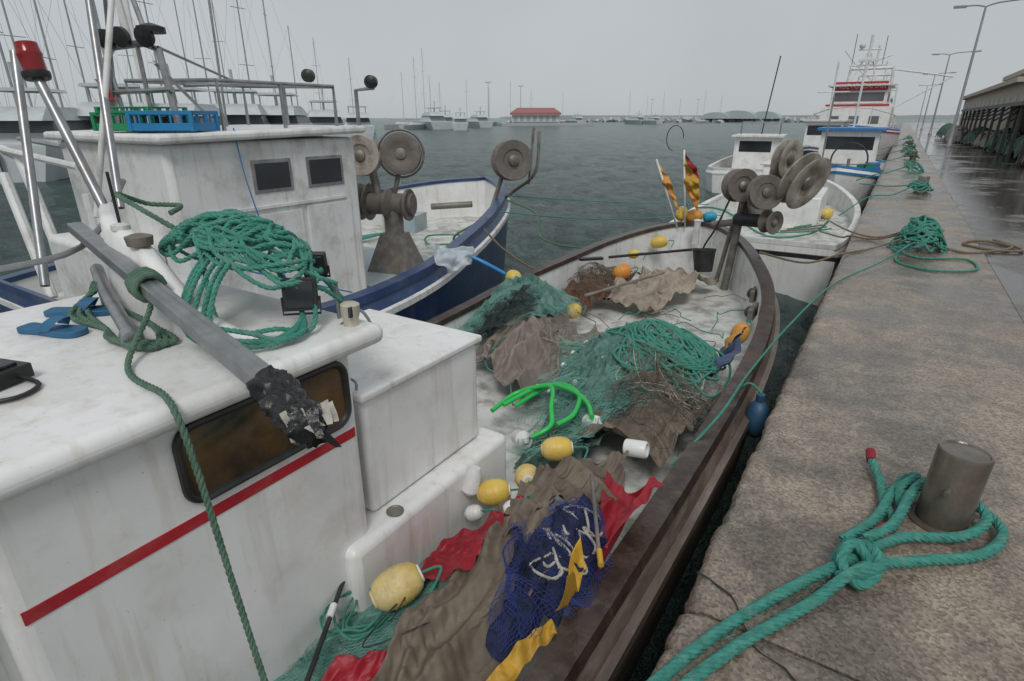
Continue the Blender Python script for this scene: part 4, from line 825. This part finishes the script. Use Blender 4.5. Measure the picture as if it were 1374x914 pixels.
m=M();m.bx((-2.1,-3,.2),(2.1,4.2,2.4),W);m.bx((-1.7,-1.5,2.4),(1.7,3.4,3.7),W);m.box((0,1.0,3.75),(3.9,5.6,.12),W2)
m.bx((-1.5,3.4,2.75),(1.5,3.42,3.3),GLSF);m.bx((-1.72,-1,2.75),(1.72,3,3.3),GLSF);m.bx((-1.6,3.42,3.42),(1.6,3.5,3.98),RED);m.bx((-1.9,3.45,2.42),(1.9,3.9,2.55),RED)
for x in(-1.2,0,1.2):m.bx((x-.3,4.2,1.3),(x+.3,4.215,1.8),GLSF)
m.build('wheelhouse',tr,bevel=.05)
m=M();m.cyl((0,1.5,3.8),(0,1.5,7.0),.09,W2);m.cyl((-1.1,1.5,5.1),(1.1,1.5,5.1),.06,W2);m.cyl((-.7,1.5,6.1),(.7,1.5,6.1),.05,W2);m.cyl((-.9,1.5,3.8),(-.1,1.5,5.9),.05,W2);m.cyl((.9,1.5,3.8),(.1,1.5,5.9),.05,W2)
m.box((0,1.6,5.4),(1.1,.2,.18),W2);m.ball((.5,1.5,6.35),.2,W2);m.cyl((-.9,1.5,5.1),(-.9,1.5,6.9),.02,BLK);m.cyl((.95,1.5,5.1),(.95,1.5,7.1),.02,BLK)
for x in(-1.8,1.8):
    m.cyl((x,-5,.5),(x*.8,-5,5.4),.1,W2)
m.cyl((-1.5,-5,5.3),(1.5,-5,5.3),.1,W2);m.cyl((1.5,-5,5.3),(-1.0,-9,6.5),.06,W2);m.cyl((-1.4,-5,5.2),(-5.4,-6,4.6),.06,W2);m.cyl((-1.4,-5,2),(-5.4,-6,4.6),.04,W2)
for p in((2.1,-2,1.6),(-2.1,-2,1.6),(2.1,2,1.6)): m.ball(p,.3,FLO,(.3,1,1),(0,0,1))
for x in(-2.4,2.4):
    m.tube([(x,3,1.8),(x*.95,6,1.9),(x*.5,8.6,2.2),(0,9.6,2.3)],.03,W2,6)
    for q in((x,3,.9),(x*.95,6,1.1),(x*.5,8.6,1.3)): m.cyl(q,(q[0],q[1],q[2]+1),.025,W2)
m.build('mast_and_rails',tr)
tx=bpy.data.curves.new('name_lettering','FONT');tx.body='NUEVO CAMAR';tx.size=.42;tx.align_x='CENTER';tx.extrude=.01;to=bpy.data.objects.new('name_lettering',tx);SC.collection.objects.link(to);to.parent=tr;to.location=(0,3.52,3.56);to.rotation_euler=(rad(90),0,rad(180));tx.materials.append(FLW)
for x,y,L_,c in((-3.6,74,16,BLUE),(-3.4,95,16,W),(-3.8,118,18,BLUE2)):
    e=boat('fishing_trawler',(x,y),rad(180),L_,5,1.0,c,W2,bandm=W2,deck=.2)
    m=M();m.bx((-1.8,-2,.2),(1.8,3,3.2),W);m.bx((-1.5,-1,3.2),(1.5,2.2,4.4),W);m.bx((-1.51,-.6,3.5),(1.51,2.213,4.0),GLSF);m.cyl((0,0,4),(0,0,8.5),.1,W2);m.cyl((-1,0,6.3),(1,0,6.3),.06,W2);m.cyl((-1.8,-5,.5),(-1.6,-5,6),.1,W2);m.cyl((1.8,-5,.5),(1.6,-5,6),.1,W2);m.cyl((-1.6,-5,6),(1.6,-5,6),.1,W2);m.cyl((1.2,-5,6),(3.4,-4,8.5),.05,W2);m.build('wheelhouse',e,bevel=.04)
# ------------------------------------------------------------------ marina
def sailboat(x,y,h,rz,far=False,L_=10):
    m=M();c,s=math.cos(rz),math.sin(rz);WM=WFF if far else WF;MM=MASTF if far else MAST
    T=lambda a,b,z:(x+a*c-b*s,y+a*s+b*c,z)
    sec=[(-L_/2,1.0),(-L_*.3,1.5),(0,1.7),(L_*.3,1.1),(L_/2,.05)];vs=[]
    for a,w in sec: vs+=[T(a,-w*.6,-1.4),T(a,-w,0.05+a*.03),T(a,w,0.05+a*.03),T(a,w*.6,-1.4)]
    m.raw(vs,[(i*4+j,i*4+4+j,i*4+5+j,i*4+1+j) for i in range(4) for j in range(3)]+[(3,2,1,0)],WM)
    vs=[T(a,b,z) for a,b,z in((-2,-1,.0),(2,-.8,.1),(2,.8,.1),(-2,1,0),(-1.6,-.8,.6),(1.2,-.5,.5),(1.2,.5,.5),(-1.6,.8,.6))];m.raw(vs,[(4,5,6,7),(0,1,5,4),(1,2,6,5),(2,3,7,6),(3,0,4,7)],WM)
    m.cyl(T(.5,0,0),T(.5,0,h),.08,MM,.05,8)
    m.cyl(T(.4,0,1.3),T(-3.6,0,1.4),.12,MM,n=8)
    for a,b in((L_/2,0),(-L_/2,0),(.5,1.5),(.5,-1.5)): m.tube([T(a,b,.2),T(.5,0,h-.1)],.01,MM,3)
    for z in(h*.4,h*.7): m.cyl(T(.5,-.8,z),T(.5,.8,z),.03,MM,n=6)
    m.build('sailing_yacht')
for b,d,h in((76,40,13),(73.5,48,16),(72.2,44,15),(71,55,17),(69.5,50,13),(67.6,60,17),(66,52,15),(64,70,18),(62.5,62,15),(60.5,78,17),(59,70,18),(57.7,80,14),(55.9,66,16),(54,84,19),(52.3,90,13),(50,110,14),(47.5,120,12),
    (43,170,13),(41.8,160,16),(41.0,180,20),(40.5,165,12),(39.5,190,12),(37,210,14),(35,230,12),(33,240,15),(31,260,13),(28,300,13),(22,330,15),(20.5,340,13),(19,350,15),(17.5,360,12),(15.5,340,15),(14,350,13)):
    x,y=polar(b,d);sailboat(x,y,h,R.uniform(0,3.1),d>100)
def yacht(x,y,L_,rz,far=False):
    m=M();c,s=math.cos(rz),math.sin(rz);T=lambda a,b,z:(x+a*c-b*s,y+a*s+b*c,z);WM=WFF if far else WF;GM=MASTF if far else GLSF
    def layer(pr,mt):
        vs=[]
        for a0,a1,w,z in pr: vs+=[T(a0,-w,z),T(a1*.8+a0*.2,-w,z),T(a1,0,z),T(a1*.8+a0*.2,w,z),T(a0,w,z)]
        m.raw(vs,[(i*5+j,i*5+(j+1)%5,i*5+5+(j+1)%5,i*5+5+j) for i in range(len(pr)-1) for j in range(5)]+[tuple((len(pr)-1)*5+j for j in range(5))],mt)
    k=L_/14
    layer([(-7*k,6*k,1.6*k,-1.4),(-7*k,7*k,2.1*k,.5*k)],WM);layer([(-5*k,3.8*k,1.8*k,.5*k),(-4.5*k,2.6*k,1.6*k,1.0*k)],WM)
    layer([(-4.5*k,2.6*k,1.6*k,1.0*k),(-4.2*k,1.2*k,1.45*k,1.55*k)],GM);layer([(-5.5*k,1.6*k,1.6*k,1.56*k),(-5*k,1.2*k,1.5*k,1.8*k),(-4*k,0,1.3*k,2.2*k)],WM);layer([(-4*k,-.5*k,1.3*k,2.9*k),(-4*k,-.6*k,1.2*k,3.05*k)],WM)
    m.cyl(T(-3*k,0,1.8*k),T(-3.4*k,0,4.2*k),.1*k,WM);m.cyl(T(-3.2*k,-1.1*k,2.9*k),T(-3.2*k,-1.1*k,1.8*k),.06,WM);m.cyl(T(-3.2*k,1.1*k,2.9*k),T(-3.2*k,1.1*k,1.8*k),.06,WM)
    m.build('motor_yacht')
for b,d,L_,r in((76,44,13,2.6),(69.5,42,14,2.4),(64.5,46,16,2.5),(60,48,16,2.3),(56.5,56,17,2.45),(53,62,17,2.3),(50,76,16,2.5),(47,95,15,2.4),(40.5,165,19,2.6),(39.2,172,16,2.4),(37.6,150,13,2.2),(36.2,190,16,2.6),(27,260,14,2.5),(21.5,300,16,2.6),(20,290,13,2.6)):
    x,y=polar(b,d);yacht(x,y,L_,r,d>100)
m=M();
for b0,d0,b1,d1 in((78,50,66,70),(66,58,50,100),(44,175,36,200)):
    x0,y0=polar(b0,d0);x1,y1=polar(b1,d1);m.box(((x0+x1)/2,(y0+y1)/2,-.8),(math.hypot(x1-x0,y1-y0),2,.7),FAR,(0,0,math.atan2(y1-y0,x1-x0)))
m.build('marina_pontoon')
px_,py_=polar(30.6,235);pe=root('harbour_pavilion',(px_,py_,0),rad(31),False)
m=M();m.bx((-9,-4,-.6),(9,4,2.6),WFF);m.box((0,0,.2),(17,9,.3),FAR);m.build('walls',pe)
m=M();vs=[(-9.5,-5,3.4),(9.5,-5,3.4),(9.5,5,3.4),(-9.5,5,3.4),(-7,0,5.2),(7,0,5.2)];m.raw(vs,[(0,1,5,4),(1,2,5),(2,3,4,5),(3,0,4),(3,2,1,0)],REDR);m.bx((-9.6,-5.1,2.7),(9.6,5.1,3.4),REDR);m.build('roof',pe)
m=M()
for k in range(7): m.bx((-8.2+2.4*k,-4.02,.2),(-6.8+2.4*k,-4.005,2.2),MAST)
m.build('windows',pe)
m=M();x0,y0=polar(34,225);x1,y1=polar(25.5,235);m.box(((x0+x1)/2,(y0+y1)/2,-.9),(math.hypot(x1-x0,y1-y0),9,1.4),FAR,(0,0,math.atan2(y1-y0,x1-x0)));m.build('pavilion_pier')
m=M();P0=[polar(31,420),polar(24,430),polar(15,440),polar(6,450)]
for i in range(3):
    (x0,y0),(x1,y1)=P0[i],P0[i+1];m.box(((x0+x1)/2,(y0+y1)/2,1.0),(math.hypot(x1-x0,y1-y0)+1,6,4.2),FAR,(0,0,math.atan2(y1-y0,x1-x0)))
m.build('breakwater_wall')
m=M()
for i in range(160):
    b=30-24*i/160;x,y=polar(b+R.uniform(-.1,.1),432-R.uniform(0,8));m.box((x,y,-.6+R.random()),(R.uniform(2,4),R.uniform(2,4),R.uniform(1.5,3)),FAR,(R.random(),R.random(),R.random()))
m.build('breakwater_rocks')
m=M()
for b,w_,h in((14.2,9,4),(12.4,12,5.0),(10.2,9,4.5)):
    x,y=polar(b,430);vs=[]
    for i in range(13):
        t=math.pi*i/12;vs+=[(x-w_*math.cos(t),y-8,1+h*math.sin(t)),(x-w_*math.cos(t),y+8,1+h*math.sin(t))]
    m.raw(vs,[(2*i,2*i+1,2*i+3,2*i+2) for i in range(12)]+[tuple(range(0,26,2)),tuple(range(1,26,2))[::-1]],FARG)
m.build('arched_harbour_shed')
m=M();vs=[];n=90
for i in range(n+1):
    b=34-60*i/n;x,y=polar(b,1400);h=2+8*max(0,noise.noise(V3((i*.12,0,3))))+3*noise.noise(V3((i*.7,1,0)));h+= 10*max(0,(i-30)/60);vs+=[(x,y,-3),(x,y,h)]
m.raw(vs,[(2*i,2*i+2,2*i+3,2*i+1) for i in range(n)],mat('far_land_hazed',(.48,.52,.54),rough=1));m.build('background_hills')  # land colour paled toward the sky as painted haze
for b,d in((32,240),(20,420),(16,430),(35,215)):
    x,y=polar(b,d);m=M();m.cyl((x,y,-1),(x,y,13),.18,MASTF,.1,8);m.box((x,y,13),(2.2,.4,.25),MASTF);m.build('light_mast')
# ------------------------------------------------------------------ quay right side
def lamp(x,y,h=8.2,r=.09):
    m=M();m.lathe([(r*2,0),(r*2,.12),(r*1.3,.2),(r,1.0),(r*.6,h)],(x,y,0),(0,0,1),MAST,14);m.tube(smooth([(x,y,h),(x+.5,y-.1,h+.15),(x+1.9,y-.4,h+.2)],.2),r*.45,MAST,8);m.tube(smooth([(x,y,h),(x-.4,y+.1,h+.12),(x-1.0,y+.3,h+.15)],.2),r*.45,MAST,8)
    m.box((x+2.1,y-.45,h+.18),(.75,.3,.12),MAST,(0,-.05,-.2));m.box((x-1.2,y+.35,h+.14),(.6,.3,.12),MAST,(0,.05,-.2));m.build('street_lamp')
lamp(2.6,46,7.6);lamp(2.5,78,7.6);lamp(2.4,112,7.6);lamp(2.4,150,7.6)
bd=root('harbour_building',(14,85,0))
m=M();m.bx((6.8,58,0),(22,112,4.1),BEI);m.bx((8.5,56,0),(24,84,5.3),BEI);m.build('walls',bd,bevel=.03)
m=M();m.bx((6.2,57.4,4.1),(22.4,112.4,4.45),BEI);m.bx((7.9,55.3,5.3),(24.5,84.6,5.7),BEI);m.build('roof_slabs',bd)
m=M()
for k in range(14): y=60+k*3.7;m.bx((6.78,y,1.9),(6.795,y+2.2,3.3),GLSF)
for k in range(5): m.bx((9.2+k*2.6,55.985,2.4),(11+k*2.6,55.995,4.2),GLSF)
m.build('windows',bd)
sh=root('net_shed',(6.5,45,0))
m=M();vs=[(3.7,26,2.15),(3.7,62,2.15),(9.5,26,2.9),(9.5,62,2.9),(3.7,26,2.3),(3.7,62,2.3),(9.5,26,3.05),(9.5,62,3.05)];m.raw(vs,[(0,1,3,2),(4,6,7,5),(0,4,5,1),(2,3,7,6),(0,2,6,4),(1,5,7,3)],ROOFD);m.build('canopy_roof',sh)
m=M()
for k in range(13):
    y=26.2+k*2.96;m.bx((3.85,y-.06,-.01),(3.97,y+.06,2.17),ROOFD);m.bx((9.2,y-.06,-.01),(9.35,y+.06,2.85),ROOFD);m.cyl((3.91,y,1.5),(4.9,y,2.3),.04,ROOFD)
m.bx((9.4,26,0),(9.5,62,2.8),FAR);m.build('posts',sh)
for i,(x,y,rx,ry,h) in enumerate(((4.9,29,1.0,2.2,.95),(5.0,34,1.0,2.4,.8),(4.6,39.5,.8,2.6,.9),(4.5,45,.8,2.5,.7),(4.4,51,.8,3,.8),(5.6,24.5,1.2,1.6,.9),(3.5,56,.8,3,.8),(3.4,66,.8,4,.9))):
    m=M();m.sheet([(x+rx*math.cos(t),y+ry*math.sin(t)) for t in[k*math.pi/5 for k in range(10)]],lambda a,b:h*max(0,1-((a-x)/rx)**2-((b-y)/ry)**2)**.6,NETD if i%3 else GAL,.25,2.5,30+i,28,90);m.build('net_heap')
